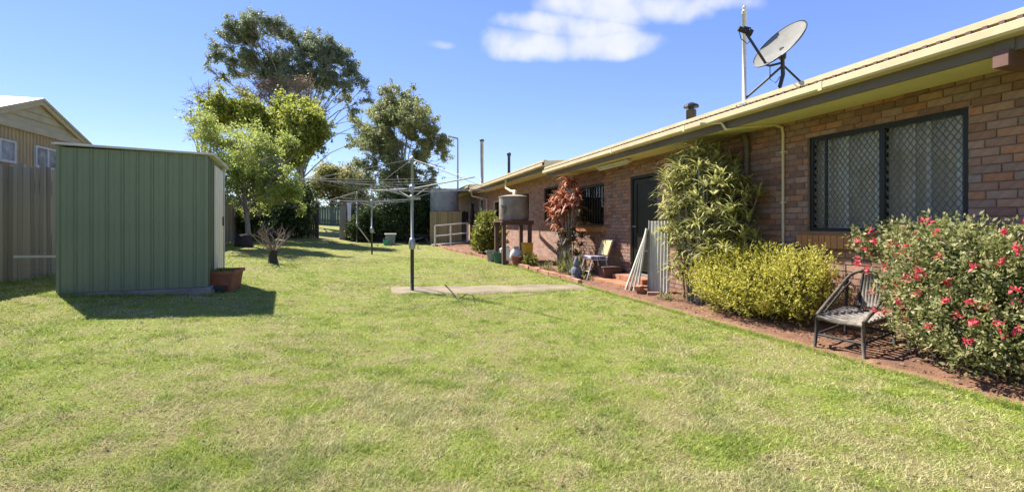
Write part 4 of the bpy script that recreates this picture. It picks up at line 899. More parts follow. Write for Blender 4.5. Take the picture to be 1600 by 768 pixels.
MB().tube(smooth_path([FL.lerp(BL, .25) + up * .33, FL.lerp(TL, .6) + up * .07, TL + Vector((-.02, 0, -.10))]), .011, 6).build('inner_rail', 'cane_dark', rc, smooth=True)
sp_ = MB(); c0 = (BL + BR) / 2 + Vector((0.0, -.04, .33))
for k in range(9):
    u = (k - 4) / 4; wv = .155; x_ = Vector((.0, -u * wv, 0)); h0 = .30 - .06 * u * u
    sp_.tube([c0 + x_ * .8 + Vector((0, 0, .03)), c0 + x_ + Vector((.03, 0, h0 * .6)), c0 + x_ * .85 + Vector((.055, 0, h0 + .10))], .0195, 5)
sp_.build('back_splat', 'cane_seat', rc, smooth=True)
MB().tube([BL.lerp(BR, .28) + up * .33, TL.lerp(TR, .28) + up * .02], .014, 6).build('back_slat', 'cane_dark', rc)

# ------------------------------------------------------------------ plants
def bush(name, label, cat, base, ells, shoots, per, shoot_len, size, m, aspect=.5, inner=None, stems=10, group=None, stem_m='bark_dark', part='foliage', flare=.6):
    t = thing(name, label, cat, base, group=group); E_ = np.array(ells, float); vol = E_[:, 3] * E_[:, 4] * E_[:, 5]; vol = vol ** .67
    idx = rng.choice(len(E_), shoots, p=vol / vol.sum()); e = E_[idx]
    d = unit(rng.normal(size=(shoots, 3))); rad = rng.uniform(.70, 1.04, (shoots, 1)) * (1 + .22 * (vnoise(d[:, 0] * 3 + idx * 9, d[:, 1] * 3 + d[:, 2] * 2.3, .5, 5)[:, None] - .5))
    P0 = e[:, :3] + d * rad * e[:, 3:6]; g = np.array([gz(*p[:2]) for p in P0]); ok = (P0[:, 2] > g + .02) & (P0[:, 0] < WX - .03); P0 = P0[ok]; d = d[ok]
    sd = unit(d * flare + np.array([0, 0, .75]) + rng.normal(size=P0.shape) * .35); n = len(P0)
    tt = np.tile(np.linspace(0, 1, per), n); P = np.repeat(P0, per, 0) + np.repeat(sd, per, 0) * (tt * shoot_len)[:, None] + rng.normal(size=(n * per, 3)) * size * .25
    keep = P[:, 0] < WX - .02; P = P[keep]; dirs = np.repeat(sd, per, 0)[keep] + rng.normal(size=P.shape) * .8
    quick_mesh(part, leaf_quads(P, size, aspect, .5, 0, dirs), 4, m, t)
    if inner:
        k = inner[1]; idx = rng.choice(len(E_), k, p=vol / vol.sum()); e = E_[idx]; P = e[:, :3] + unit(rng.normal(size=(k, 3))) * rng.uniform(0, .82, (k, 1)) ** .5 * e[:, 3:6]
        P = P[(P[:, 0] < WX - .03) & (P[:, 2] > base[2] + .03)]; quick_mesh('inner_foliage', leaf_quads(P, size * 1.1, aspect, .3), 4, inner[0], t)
    for i in range(stems):
        e = E_[i % len(E_)]; a = Vector((base[0] + random.uniform(-.12, .12) * e[3] / .4, base[1] + (e[1] - base[1]) * .5 + random.uniform(-.1, .1), base[2] - .03)); b = Vector(e[:3]) + Vector([random.uniform(-.5, .5) * e[k] for k in (3, 4, 5)])
        b.x = min(b.x, WX - .05); MB().tube([a, a.lerp(b, .5) + Vector((random.uniform(-.05, .05), random.uniform(-.05, .05), .05)), b], [.014, .010, .005], 5).build('stem', stem_m, t)
    return t, E_
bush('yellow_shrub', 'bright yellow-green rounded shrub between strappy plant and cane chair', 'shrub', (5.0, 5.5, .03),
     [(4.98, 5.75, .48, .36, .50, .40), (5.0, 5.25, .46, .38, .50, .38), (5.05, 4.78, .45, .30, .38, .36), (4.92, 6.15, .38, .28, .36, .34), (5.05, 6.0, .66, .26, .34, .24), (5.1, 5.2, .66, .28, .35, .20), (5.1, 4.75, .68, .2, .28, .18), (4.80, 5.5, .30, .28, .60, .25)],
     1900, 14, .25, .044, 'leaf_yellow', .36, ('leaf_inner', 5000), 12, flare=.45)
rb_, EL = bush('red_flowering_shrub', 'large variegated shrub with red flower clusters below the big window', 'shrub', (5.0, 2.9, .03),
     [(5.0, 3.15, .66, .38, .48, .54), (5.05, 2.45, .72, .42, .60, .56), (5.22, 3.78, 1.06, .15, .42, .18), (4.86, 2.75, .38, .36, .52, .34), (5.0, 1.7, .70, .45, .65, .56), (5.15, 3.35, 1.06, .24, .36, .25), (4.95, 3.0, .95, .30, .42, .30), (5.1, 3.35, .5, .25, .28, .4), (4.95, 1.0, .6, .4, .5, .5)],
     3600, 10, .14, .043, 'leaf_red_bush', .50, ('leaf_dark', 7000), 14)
# red flower clusters, each a part of the bush
fl_spots = [(5.18, 3.98, 1.02), (5.10, 3.82, 1.10), (5.12, 4.02, .90), (5.06, 3.62, 1.10), (4.96, 3.52, .98), (5.08, 3.42, 1.16), (4.90, 3.40, 1.02), (5.10, 3.9, .80), (4.92, 3.60, .66), (4.80, 3.40, .72), (4.70, 3.30, .58), (4.76, 3.18, .80), (4.80, 3.22, .96), (4.76, 3.00, 1.00), (4.72, 2.92, .80), (4.86, 3.1, 1.20), (5.02, 3.25, 1.28), (4.85, 2.62, 1.20), (4.74, 2.48, 1.10), (4.72, 3.42, .46), (4.92, 3.72, .58), (5.08, 2.6, 1.30), (4.66, 2.70, .95), (5.2, 4.1, .84), (4.62, 2.42, .80), (4.58, 2.25, 1.0), (4.62, 3.0, .42), (4.84, 3.52, .86), (4.66, 2.62, .62), (4.60, 2.85, .66), (4.56, 2.50, .55), (4.84, 3.62, .42), (4.58, 2.7, .36), (4.68, 3.12, .68)]
for i in range(26):
    e = EL[int(rng.integers(0, 8))]; d = unit(np.array([-abs(rng.normal()) - .3, rng.normal() * .8, rng.normal() * .7 + .35])); q = e[:3] + d * e[3:6] * 1.04
    if q[2] > .35 and 1.9 < q[1] < 4.2: fl_spots.append(tuple(q + np.array([.04, 0, 0])))
cen = np.array([5.05, 2.9, .7])
for i, s in enumerate(fl_spots):
    k = int(rng.integers(14, 22)); o = unit(np.array(s) - cen); P = np.array(s) + np.array([-.05, 0, .015]) + rng.normal(size=(k, 3)) * rng.uniform(.011, .015)
    quick_mesh('flower_cluster', leaf_quads(P, .042, .5, .3, dirs=np.tile(o, (k, 1)) * .6), 4, 'petal_red', rb_)
# tall strappy variegated shrub
dr_ = thing('strappy_shrub', 'tall variegated shrub with drooping strap leaves between door and downpipe', 'shrub', (5.05, 6.9, .04))
Q = []; heads = []
for i in range(270):
    for _ in range(30):
        z = rng.uniform(.35, 2.42); Y = rng.uniform(5.55, 7.85); X = rng.uniform(4.72, 5.34); 
        wid = 1 - .55 * max(0, (z - 1.9) / .6) ** 1.2; mid = 6.58 + .10 * (z - 1.5)
        if z < .9: wid = .75
        if abs(Y - mid) < .90 * wid and abs(X - 5.02) < .34: break
    heads.append((X, Y, z)); Q += strap_quads((X, Y, z), int(rng.integers(15, 22)), .34, .038, .95, .95)
Q = np.array(Q); Q[:, :, 0] = np.minimum(Q[:, :, 0], WX - .02); quick_mesh('foliage', Q, 4, 'leaf_strap', dr_)
for (X, Y, z) in heads[::7]:
    b0 = Vector((5.08 + (X - 5.05) * .4, 6.85 + (Y - 6.85) * .5, .02)); MB().tube([b0, b0.lerp(Vector((X, Y, z)), .5) + Vector((.02, 0, .1)), (X, Y, z + .02)], [.016, .013, .010], 5).build('cane', 'bark_grey', dr_)
# red cordyline
cd = thing('cordyline', 'red and copper leaved cordyline between window and rusty tank', 'cordyline', (4.85, 11.6, .03))
Q = []; Qd = []
for (X, Y, z) in [(4.72, 11.9, 2.02), (4.80, 11.55, 2.20), (4.9, 11.2, 1.98), (4.66, 12.15, 1.72), (4.70, 11.8, 1.72), (4.82, 11.4, 1.78), (4.66, 12.05, 1.42), (4.72, 11.6, 1.38), (4.76, 11.85, 1.95), (4.80, 11.7, 1.55), (4.88, 12.2, 1.9), (4.75, 12.2, 1.25), (4.8, 11.45, 2.35), (4.62, 11.7, 1.62), (4.64, 11.95, 1.88), (4.7, 11.35, 1.6), (4.62, 12.3, 1.55), (4.66, 11.5, 1.92), (4.64, 11.8, 1.15), (4.75, 11.2, 1.75)]:
    Q += strap_quads((X, Y, z), 30, .42, .085, .95, 1.15); MB().tube([(4.85 + (X - 4.85) * .3, 11.6 + (Y - 11.6) * .35, .0), ((X + 4.85) / 2, (Y + 11.6) / 2, z * .55), (X, Y, z)], [.022, .018, .015], 6).build('cane', 'bark_grey', cd)
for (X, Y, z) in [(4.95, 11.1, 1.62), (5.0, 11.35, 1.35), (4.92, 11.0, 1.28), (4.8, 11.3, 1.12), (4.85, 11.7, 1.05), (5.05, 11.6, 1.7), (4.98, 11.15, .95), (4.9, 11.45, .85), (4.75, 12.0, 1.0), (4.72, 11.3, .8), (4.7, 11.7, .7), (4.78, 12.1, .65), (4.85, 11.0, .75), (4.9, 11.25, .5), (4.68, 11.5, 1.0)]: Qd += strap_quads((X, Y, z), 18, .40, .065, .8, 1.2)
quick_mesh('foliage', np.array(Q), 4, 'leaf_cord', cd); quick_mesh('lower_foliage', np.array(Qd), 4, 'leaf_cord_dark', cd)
gc_lab = ['upright strappy green clump under the cordyline', 'dry grassy clump beside the blue-grey ornament', 'pale grassy clump at the bed edge left of the cordyline', 'short grassy tuft under the striped chair', 'tall dry stalky clump against the wall behind the ornament', 'low grassy clump below the strappy shrub']
for lab, (X, Y, n, L, w, rise) in zip(gc_lab, [(4.62, 11.75, 44, .62, .035, 1.35), (4.66, 10.85, 60, .75, .022, 1.4), (4.5, 12.4, 40, .42, .022, 1.3), (4.66, 10.2, 30, .22, .03, .9), (4.95, 11.15, 55, .95, .022, 1.45), (4.78, 7.2, 46, .26, .022, 1.0)]):
    t = thing('grass_clump', lab, 'plant', (X, Y, bed_z(max(X, edge(Y) + .02), Y)), group='grassy clumps in the bed'); zb = bed_z(max(X, edge(Y) + .02), Y) - .02
    Q = []
    for i in range(n): Q += strap_quads((X + random.uniform(-.16, .16), Y + random.uniform(-.18, .18), zb), 1, L, w, rise, .5)
    quick_mesh('blades', np.array(Q), 4, 'leaf_grass_clump', t); MB().lathe((X, Y, zb), [(.07, 0), (.05, .04), (.02, .06)], 8).build('crown', 'litter', t)
bush('leafy_shrub', 'light green leafy shrub below the white-framed window of the middle unit', 'shrub', (4.3, 18.5, .1), [(4.2, 18.5, .95, .42, .5, .62), (4.05, 18.4, .55, .40, .5, .40), (4.5, 18.2, .75, .35, .4, .5), (4.3, 18.8, 1.35, .25, .3, .28)], 420, 8, .22, .15, 'leaf_side', .42, ('leaf_inner', 900), 7)
bush('leafy_shrub', 'small yellow-green weed below the yellow drum', 'shrub', (4.42, 13.6, .04), [(4.42, 13.65, .18, .16, .22, .16)], 110, 6, .10, .07, 'leaf_side', .5, None, 4)
# bare pruned shrub on the lawn
zs = gz(-2.64, 14.26); bs = thing('bare_shrub', 'small leafless shrub with dark stump in front of the light green tree', 'shrub', (-2.64, 14.26, zs))
MB().tube([(-2.64, 14.26, zs - .06), (-2.65, 14.25, zs + .16), (-2.62, 14.27, zs + .34)], [.15, .11, .10], 9).build('stump', 'bark_dark', bs, smooth=True)
for i in range(17):
    a = random.uniform(0, 6.28); l_ = random.uniform(.55, .95); e = random.uniform(.7, 1.3); p0 = Vector((-2.63, 14.26, zs + .28)); p1 = p0 + Vector((math.cos(a) * math.cos(e), math.sin(a) * math.cos(e), math.sin(e))) * l_ * .55; p2 = p1 + Vector((math.cos(a + .5) * .25, math.sin(a + .5) * .25, random.uniform(.15, .4)))
    b = MB(); b.tube([p0, p1, p2], [.018, .012, .004], 5)
    for k in range(4):
        q = p1.lerp(p2, random.random()); b.tube([q, q + Vector((random.uniform(-.2, .2), random.uniform(-.2, .2), random.uniform(.05, .25)))], [.006, .002], 4)
    b.build('branch', 'twig_purple', bs)

# ------------------------------------------------------------------ trees (crown lumps: offset along the lot, height, radius, in metres)
GUM = dict(base=(-5.62, 41.10), clumps=[
  (-2.02, 13.90, 0.66), (-1.01, 14.66, 0.60), (-2.52, 14.66, 0.50), (0.50, 13.65, 0.60), (2.02, 15.31, 0.50), (-3.53, 16.17, 0.60), (-1.51, 13.29, 0.60), (2.52, 13.80, 0.50), (3.78, 14.40, 0.40), (-2.27, 12.79, 0.66), (0.00, 12.64, 0.66), (-5.54, 14.66, 0.50), (-4.28, 15.66, 0.50), (-2.77, 15.92, 0.50), (-0.25, 15.51, 0.50), (1.01, 14.66, 0.50),
  (-6.80, 15.11, 0.66), (-7.11, 13.95, 0.40), (-5.64, 16.42, 0.91), (-4.23, 17.28, 0.91), (-4.89, 16.92, 0.81), (-2.97, 17.02, 0.76), (-1.66, 17.02, 0.76), (-0.66, 16.67, 0.81), (0.60, 16.12, 0.86), (1.66, 16.02, 0.71), (3.18, 15.11, 0.55), (2.82, 15.61, 0.45), (1.92, 14.61, 0.50), (0.10, 14.61, 0.66), (-1.16, 15.76, 0.66), (-4.08, 14.61, 0.66), (-4.89, 13.85, 0.66), (-3.07, 13.60, 0.76), (-1.92, 15.26, 0.60), (3.18, 13.95, 0.60), (4.18, 13.45, 0.60), (4.99, 12.54, 0.60), (3.43, 12.44, 0.71), (2.92, 11.68, 0.50), (1.51, 13.45, 0.66), (1.11, 12.54, 0.71), (2.42, 12.69, 0.50), (-0.50, 12.94, 0.60), (5.24, 11.38, 0.50), (4.33, 10.62, 0.45), (3.68, 10.02, 0.45), (-3.58, 15.61, 0.45), (-6.30, 13.40, 0.40), (4.54, 9.36, 0.45), (5.04, 8.61, 0.45), (3.93, 8.10, 0.45)])
POD = dict(base=(-6.33, 37.14), clumps=[
  (-1.31, 11.22, 0.77), (-0.14, 10.99, 0.77), (1.58, 10.68, 0.77), (-1.98, 10.32, 0.68), (2.25, 9.87, 0.63), (0.68, 10.09, 0.72), (-0.90, 9.87, 0.63), (2.93, 8.97, 0.45), (-2.71, 9.64, 0.54)])
BARE = dict(base=(-10.60, 35.23), clumps=[
  (-0.25, 9.52, 0.66), (0.49, 9.93, 0.58), (-0.82, 8.49, 0.58), (0.00, 8.08, 0.66), (-0.74, 7.06, 0.58), (0.90, 8.70, 0.49), (0.29, 6.85, 0.58)])
LIME = dict(base=(-4.93, 26.35), clumps=[
  (-2.36, 7.12, 0.67), (-2.58, 6.58, 0.64), (-1.37, 7.12, 0.70), (0.13, 7.22, 0.70), (1.21, 7.12, 0.67), (1.85, 6.27, 0.76), (2.51, 6.04, 0.51), (2.29, 5.41, 0.54), (0.99, 6.27, 0.89), (-0.10, 6.46, 0.80), (1.43, 4.96, 0.64), (0.57, 5.28, 0.80), (-0.51, 5.72, 0.64), (-1.05, 6.36, 0.76), (1.69, 5.60, 0.64), (0.80, 4.48, 0.57)])
FRONT = dict(base=(-4.50, 19.99), clumps=[
  (-1.81, 4.62, 0.33), (-1.17, 4.93, 0.43), (-0.60, 4.76, 0.48), (0.05, 4.52, 0.48), (0.45, 3.97, 0.57), (-0.36, 4.05, 0.57), (-1.17, 4.21, 0.43), (1.03, 3.64, 0.45), (1.58, 2.99, 0.41), (1.27, 3.07, 0.45), (0.62, 3.16, 0.57), (-0.19, 3.23, 0.57), (-0.76, 2.99, 0.45), (1.74, 2.59, 0.29), (1.41, 2.18, 0.31), (0.86, 2.42, 0.45), (0.12, 2.35, 0.50), (-0.53, 2.18, 0.41), (-0.69, 1.71, 0.26), (1.81, 1.78, 0.17), (-0.19, 1.71, 0.24), (1.10, 4.69, 0.29), (-1.43, 3.81, 0.29)])
OLIVE = dict(base=(1.61, 30.73), clumps=[
  (-1.71, 4.28, 0.56), (-0.72, 3.29, 0.64), (0.48, 3.09, 0.64), (1.47, 3.29, 0.56), (-2.71, 3.89, 0.52), (2.07, 3.89, 0.48), (-1.11, 2.49, 0.56), (0.88, 2.29, 0.56), (-0.12, 3.89, 0.60),
  (-0.72, 9.26, 0.52), (0.64, 9.26, 0.52), (-0.04, 8.62, 0.72), (-1.19, 8.62, 0.68), (0.88, 8.50, 0.60), (-1.71, 7.86, 0.68), (-0.40, 7.59, 0.80), (0.88, 7.59, 0.76), (1.67, 7.47, 0.52), (-2.47, 7.47, 0.52), (-2.23, 6.67, 0.68), (-1.31, 6.55, 0.76), (-0.16, 6.55, 0.76), (1.15, 6.55, 0.76), (2.07, 6.83, 0.52), (2.59, 6.43, 0.36), (2.19, 5.80, 0.52), (1.27, 5.52, 0.60), (0.12, 5.64, 0.68), (2.31, 4.88, 0.40), (1.27, 4.60, 0.52), (-1.71, 5.80, 0.52), (-2.35, 5.12, 0.52), (-0.92, 4.88, 0.60), (0.24, 4.48, 0.60), (-1.11, 3.89, 0.56), (0.88, 3.69, 0.48)])
FARTREE = dict(base=(-3.79, 47.85), clumps=[
  (2.39, 4.28, 0.84), (-2.39, 4.28, 0.72), (-1.19, 3.09, 0.84), (1.19, 2.79, 0.84), (3.28, 3.09, 0.84), (2.39, 5.48, 0.72),
  (0.30, 6.55, 1.19), (-0.90, 5.78, 0.95), (1.49, 5.96, 0.95), (0.00, 5.18, 1.43), (1.79, 4.88, 0.95), (-1.49, 4.88, 0.78), (0.90, 3.99, 0.95), (-0.90, 3.81, 0.84)])

def tree(name, label, spec, trunk_h, trunk_r, n_leaf, size, m, bark, aspect=.45, droop=.2, depth=.8, sub=14, bare=0, trunk_lean=(0, 0), loose=1.0, thin=.42, fill=1, scatter=.28, u0=0.0, hole=.8):
    bx, by = spec['base']; z0 = gz(bx, min(by, 60)); t = thing(name, label, 'tree', (bx, by, z0), group='trees at the back of the yard')
    top = Vector((bx, by, z0)) + Vector(tuple(RT)) * trunk_lean[0] + Vector((0, 0, trunk_h)); base = Vector((bx, by, z0 - .1)); mid = base.lerp(top, .5) + Vector((random.uniform(-.1, .1), random.uniform(-.1, .1), 0)) * trunk_h * .3
    MB().tube([base, base.lerp(mid, .15), mid, top], [trunk_r * 1.5, trunk_r * 1.05, trunk_r * .85, trunk_r * .6], 9).build('trunk', bark, t, smooth=True)
    xs = [c[0] for c in spec['clumps']]; hw = (max(xs) - min(xs)) / 2; cx = (max(xs) + min(xs)) / 2
    cl = []
    for (dx, dz, r) in spec['clumps']:
        lim = depth * math.sqrt(max(.1, 1 - ((dx - cx) / (hw + .01)) ** 2)) * hw; cl.append((dx, random.uniform(-lim, lim), dz, r, 1))
    if fill:
        for i in range(len(cl)):
            for j in range(i):
                A, B = cl[i], cl[j]; d = math.hypot(A[0] - B[0], A[2] - B[2])
                if d < 1.5 * (A[3] + B[3]) and random.random() < .75: cl.append(((A[0] + B[0]) / 2, (A[1] + B[1]) / 2, (A[2] + B[2]) / 2, .42 * (A[3] + B[3]), 0))
    tw = MB(); seg = []
    for (dx, dd, dz, r, real) in cl:
        c = Vector((bx, by, 0)) + Vector(tuple(RT)) * dx + Vector(tuple(FW)) * dd + Vector((0, 0, dz))
        k = random.uniform(.45, 1.0); s = base.lerp(top, k); L = (c - s).length; bend = s.lerp(c, .55) + Vector((random.uniform(-.1, .1) * r, random.uniform(-.1, .1) * r, L * .10))
        if real: MB().tube([s, s.lerp(bend, .5) + Vector((0, 0, L * .02)), bend, c], [trunk_r * .28, trunk_r * .22, trunk_r * .15, trunk_r * .06], 6).build('limb', bark, t, smooth=True)
        for q in range(sub if real else sub * 2 // 3):
            d = Vector(rng.normal(size=3)); d.z *= .8; d.normalize(); e = c + d * r * random.uniform(.35, 1.25) * loose; p0 = bend.lerp(c, random.uniform(.65, 1)) if real else c.lerp(e, .1)
            tw.tube([p0, c.lerp(e, .5) + Vector((0, 0, .05 * r)), e], [trunk_r * .07, trunk_r * .05, trunk_r * .02], 4, cap=False); seg.append((*c.lerp(e, .25), *e, r))
            if bare:
                for _ in range(bare):
                    f = c.lerp(e, random.random()); g = f + Vector(rng.normal(size=3)).normalized() * r * random.uniform(.25, .8); tw.tube([f, f.lerp(g, .5) + Vector((0, 0, .04 * r)), g], [trunk_r * .045, trunk_r * .035, trunk_r * .02], 3, cap=False)
    tw.build('twig_mass', bark, t)['kind'] = 'stuff'
    if n_leaf:
        S = np.array(seg); wgt = S[:, 6] ** 2; idx = rng.choice(len(S), n_leaf, p=wgt / wgt.sum()); q = S[idx]; u = rng.uniform(u0, 1.1, (n_leaf, 1)) ** .8
        P = q[:, :3] * (1 - u) + q[:, 3:6] * u + rng.normal(size=(n_leaf, 3)) * q[:, 6:7] * scatter
        xr = P @ RT; g = hole; nz = vnoise(xr, P[:, 2], g, 3) * .55 + vnoise(xr + 7.3, P[:, 2], g * .4, 9) * .45
        P = P[nz > thin * rng.uniform(.88, 1.12, n_leaf)]
        quick_mesh('crown', leaf_quads(P, size, aspect, .3, droop), 4, m, t)
    return t
GUM['clumps'] = [(a * 1.04, b - .35, c) for a, b, c in GUM['clumps']]
tree('gum_tree', 'tall airy gum tree with domed grey-green crown behind everything', GUM, 6.5, .22, 135000, .17, 'leaf_gum', 'bark_grey', .46, .4, .22, 20, thin=.43, loose=1.2, scatter=.18, u0=.8, hole=.9)
tree('seed_pod_tree', 'brownish twiggy tree below the gum tree crown', POD, 5.0, .25, 14000, .13, 'leaf_pod', 'twig_purple', .4, .3, .6, 18, bare=4, loose=1.3, thin=.45)
tree('bare_tree', 'wispy leafless tree at the left of the tree group', BARE, 4.0, .26, 0, .1, None, 'twig_purple', bare=5, sub=9, depth=.5, loose=1.5)
tree('lime_tree', 'dense yellow-green tree in the middle of the tree group', LIME, 3.2, .22, 75000, .15, 'leaf_lime', 'bark_dark', .55, .1, .8, 22, loose=1.15, thin=.36, scatter=.2, u0=.4, hole=.55)
tree('fruit_tree', 'light green leafy tree nearest the shed', FRONT, 2.2, .10, 62000, .088, 'leaf_front', 'bark_grey', .5, .1, .8, 24, trunk_lean=(-.25, 0), loose=1.35, thin=.45, scatter=.2, u0=.5, hole=.42)
tree('olive_tree', 'tall slender olive-green tree behind the clothes hoists', OLIVE, 5.0, .15, 105000, .15, 'leaf_olive', 'bark_grey', .44, .45, .7, 18, loose=1.4, thin=.44, scatter=.17, u0=.7, hole=.7)
tree('distant_tree', 'small distant tree with yellow-brown top between the larger trees', FARTREE, 2.5, .2, 32000, .24, 'leaf_far', 'bark_dark', .5, .1, .8, 14, loose=1.25, thin=.4)
zf = gz(-4.62, 19.9); stp = thing('tree_stump', 'dark round stump at the foot of the light green tree', 'stump', (-4.66, 19.85, zf)); MB().lathe((-4.66, 19.85, zf - .05), [(.34, 0), (.30, .15), (.26, .40), (.22, .46)], 10).build('bole', 'bark_dark', stp, smooth=True); MB().lathe((-4.66, 19.85, zf + .41), [(.21, 0), (.20, .02)], 10).build('cut_face', 'twig_purple', stp)
# dark shrubs in front of the back fence, one object for each
for i, (X, Y, rx, rz, lab) in enumerate([(-5.05, 24.6, .55, 1.15, 'dark green shrub by the left fence behind the shed'), (-4.3, 26.6, .8, 1.2, 'dark shrub behind the leafless shrub'), (-3.75, 27.2, .75, 1.35, 'dark shrub left of the fence opening'), (-.6, 27.4, .65, .75, 'low dark shrub right of the fence opening'), (.5, 27.3, .95, 1.55, 'dark leafy shrub behind the grey bin'), (1.7, 27.2, .95, 1.6, 'dark leafy shrub under the olive tree'), (2.6, 27.6, .8, 1.5, 'dark leafy shrub beside the large grey tank'), (-5.0, 22.6, .45, .9, 'dark shrub at the left fence behind the tree trunk')]):
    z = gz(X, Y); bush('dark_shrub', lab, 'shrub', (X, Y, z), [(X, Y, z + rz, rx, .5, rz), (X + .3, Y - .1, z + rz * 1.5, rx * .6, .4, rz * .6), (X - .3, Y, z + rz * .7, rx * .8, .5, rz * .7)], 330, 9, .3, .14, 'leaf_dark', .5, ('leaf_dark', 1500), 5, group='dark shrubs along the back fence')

# ------------------------------------------------------------------ stuff: litter on the bed, grass on the lawn
n = 2600; Y = rng.uniform(.5, 16, n); X = np.array([edge(y) + rng.uniform(.02, 1) ** .8 * (5.45 - edge(y)) for y in Y]); Z = np.array([bed_z(x, y) for x, y in zip(X, Y)]) + .016
Q = leaf_quads(np.column_stack([X, Y, Z]), .05, .5, 3.0); Q[:, :, 2] = Z[:, None] + (Q[:, :, 2] - Z[:, None]) * .3 + .006
tag(quick_mesh('leaf_litter', Q, 4, 'litter'), 'dry leaf litter and bark scattered on the garden bed', 'leaf litter', kind='stuff')
def grass_mat():
    m, nt, p = nodes('grass'); p.inputs['Roughness'].default_value = .6; p.inputs['Specular IOR Level'].default_value = .25
    a = nt.nodes.new('ShaderNodeAttribute'); a.attribute_name = 'tint'; nt.links.new(a.outputs['Color'], p.inputs['Base Color'])
    tr = nt.nodes.new('ShaderNodeBsdfTranslucent'); nt.links.new(a.outputs['Color'], tr.inputs[0]); mx = nt.nodes.new('ShaderNodeMixShader'); mx.inputs[0].default_value = .3
    nt.links.new(p.outputs[0], mx.inputs[1]); nt.links.new(tr.outputs[0], mx.inputs[2]); nt.links.new(mx.outputs[0], nt.nodes['Material Output'].inputs[0]); MATS['grass'] = m
grass_mat()
N_ = 1000000
r = 1.6 * (17 / 1.6) ** rng.uniform(0, 1, N_); r = np.where(rng.uniform(size=N_) < .2, rng.uniform(1.6, 24, N_), r)
th = HEAD + rng.uniform(-1.0, 1.0, N_); X = r * np.sin(th); Y = r * np.cos(th)
dry = vnoise(X, Y, 1.7, 1) * .22 + vnoise(X, Y, .40, 2) * .34 + vnoise(X, Y, .13, 4) * .44 + .05 * np.clip((4.5 - np.hypot(X, Y)) / 4, -1, 1)
lush = vnoise(X, Y, .7, 7) * .40 + vnoise(X, Y, .17, 8) * .60
ed_ = np.interp(Y, [a for a, b in EDGE], [b for a, b in EDGE])
keep = (X < ed_ - .06) & (X > -5.45) & (rng.uniform(size=N_) < np.clip(1.35 - 2.0 * np.clip(vnoise(X, Y, .35, 12) * .55 + vnoise(X, Y, .12, 13) * .45 - .46, 0, 1) * 2.2, .42, 1))
sx = (X + 4.31) * math.cos(R(8.9)) + (Y - 8.30) * math.sin(R(8.9)); sy = -(X + 4.31) * math.sin(R(8.9)) + (Y - 8.30) * math.cos(R(8.9)); keep &= ~((sx > -.07) & (sx < 1.87) & (sy > -.08) & (sy < 2.2))
yc = 9.66 - .085 * (X - .4); keep &= ~((X > .45) & (X < 4.1) & (np.abs(Y - yc) < .5 - .08 * np.clip(X - 2.2, 0, 2) + .16 * rng.uniform(-1, 1, N_)))
X, Y, r, dry, lush = X[keep], Y[keep], r[keep], dry[keep], lush[keep]; k = len(X)
# darker weedy tufts in the lawn, longer tufts where the mower cannot reach
ex = []
for i in range(170):
    rr = 2.2 * 5.5 ** random.random(); tt = HEAD + random.uniform(-.85, .85); ex.append((rr * math.sin(tt), rr * math.cos(tt), random.uniform(.03, .11), int(rng.integers(50, 130)), 1.25))
c8, s8 = math.cos(R(8.9)), math.sin(R(8.9))
for i in range(900):
    rr = 2.2 * 5.5 ** random.random(); tt = HEAD + random.uniform(-.85, .85); ex.append((rr * math.sin(tt), rr * math.cos(tt), random.uniform(.008, .03) * (1 + rr * .08), int(rng.integers(10, 26)), .55))
for i in range(46):
    u_ = random.uniform(-.15, 2.0); v_ = -.11; ex.append((-4.31 + u_ * c8 - v_ * s8, 8.30 + u_ * s8 + v_ * c8, .06, 26, 1.7))
for i in range(60): ex.append((-5.42, random.uniform(8.3, 13), .08, 22, 2.2))
for i in range(22): ex.append((.69 + random.uniform(-.12, .12), 9.0 + random.uniform(-.08, .06), .08, 22, 1.3))
for i in range(80):
    q = random.uniform(.4, 4.0); sg = random.choice((-1, 1)); ex.append((q, 9.66 - .085 * (q - .4) + sg * (.60 - .06 * max(0, q - 2.2)), .05, 18, 1.3))
for i in range(330):
    q = 1.6 * 9 ** random.random(); ex.append((edge(q) - .085, q, .045, 26, 1.5))
EX = np.concatenate([np.column_stack([np.array([x, y]) + rng.normal(size=(n_, 2)) * sg, np.full(n_, h_)]) for x, y, sg, n_, h_ in ex])
EX = EX[(EX[:, 0] < np.interp(EX[:, 1], [a for a, b in EDGE], [b for a, b in EDGE]) - .05) & (EX[:, 0] > -5.47)]
ne = len(EX); boost = np.concatenate([np.ones(k), EX[:, 2]]); X = np.concatenate([X, EX[:, 0]]); Y = np.concatenate([Y, EX[:, 1]]); r = np.concatenate([r, np.hypot(EX[:, 0], EX[:, 1])]); dry = np.concatenate([dry, np.full(ne, .34)]); lush = np.concatenate([lush, np.full(ne, .7)]); k += ne
Z = gz1(X, Y) + relief(X, Y) - .003
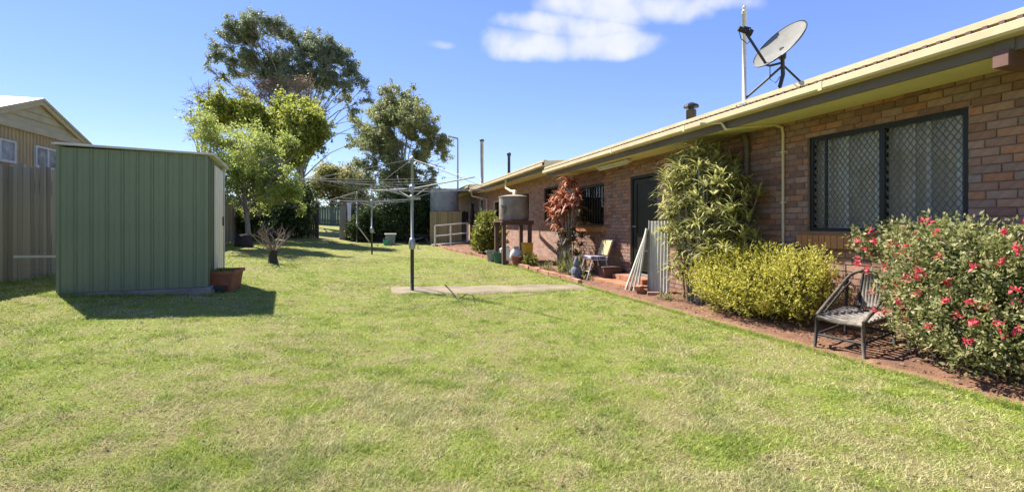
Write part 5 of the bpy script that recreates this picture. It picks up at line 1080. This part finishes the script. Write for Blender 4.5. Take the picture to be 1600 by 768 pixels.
hgt = (.009 + .020 * np.clip(lush * 1.5 - .25, .12, 1.2)) * rng.uniform(.6, 1.4, k) * (1 + r * .02) * boost; wd = (.0024 + .0009 * r) * rng.uniform(.7, 1.3, k)
az = rng.uniform(0, 2 * math.pi, k); lean = rng.uniform(.3, 2.2, k); a2 = rng.uniform(0, 2 * math.pi, k)
B = np.column_stack([X, Y, Z]); sd = np.column_stack([np.cos(az), np.sin(az), np.zeros(k)]) * (wd / 2)[:, None]
tip = B + np.column_stack([np.cos(a2) * lean * hgt, np.sin(a2) * lean * hgt, hgt])
V = np.stack([B - sd, B + sd, tip], axis=1)
g1 = np.array([.235, .325, .045]); g2 = np.array([.41, .475, .080]); g3 = np.array([.55, .485, .26]); g4 = np.array([.12, .215, .030])
u = np.clip((dry - .36) * 3.4, 0, 1) * .85 + rng.uniform(-.25, .25, k); u = np.clip(u, 0, 1)[:, None]; v = rng.uniform(0, 1, k)[:, None]
colr = (g1 * (1 - v) + g2 * v) * (1 - u) + g3 * u * (.7 + .5 * v); dk = (lush > .66)[:, None] * (rng.uniform(size=k) < .6)[:, None]; colr = np.where(dk, g4 * .5 + colr * .5, colr)
colr[k - ne:] = np.where((EX[:, 2] < .6)[:, None], np.array([.095, .07, .042]) * rng.uniform(.6, 1.7, (ne, 1)), colr[k - ne:])
tag(quick_mesh('grass', V, 3, 'grass', None, np.column_stack([colr, np.ones(k)])), 'short mown grass covering the lawn', 'grass', kind='stuff')
n = 260; rr = 2.2 * 5 ** rng.uniform(0, 1, n); tt = HEAD + rng.uniform(-.85, .85, n); X = rr * np.sin(tt); Y = rr * np.cos(tt); ok = (X < np.interp(Y, [a for a, b in EDGE], [b for a, b in EDGE]) - .1) & (X > -4.2); X, Y = X[ok], Y[ok]
Z = gz1(X, Y) + .03; Q = leaf_quads(np.column_stack([X, Y, Z]), .045, .4, 3.0); Q[:, :, 2] = Z[:, None] + (Q[:, :, 2] - Z[:, None]) * .3
tag(quick_mesh('fallen_leaves', Q, 4, 'litter'), 'few dry brown leaves scattered over the lawn', 'leaf litter', kind='stuff')
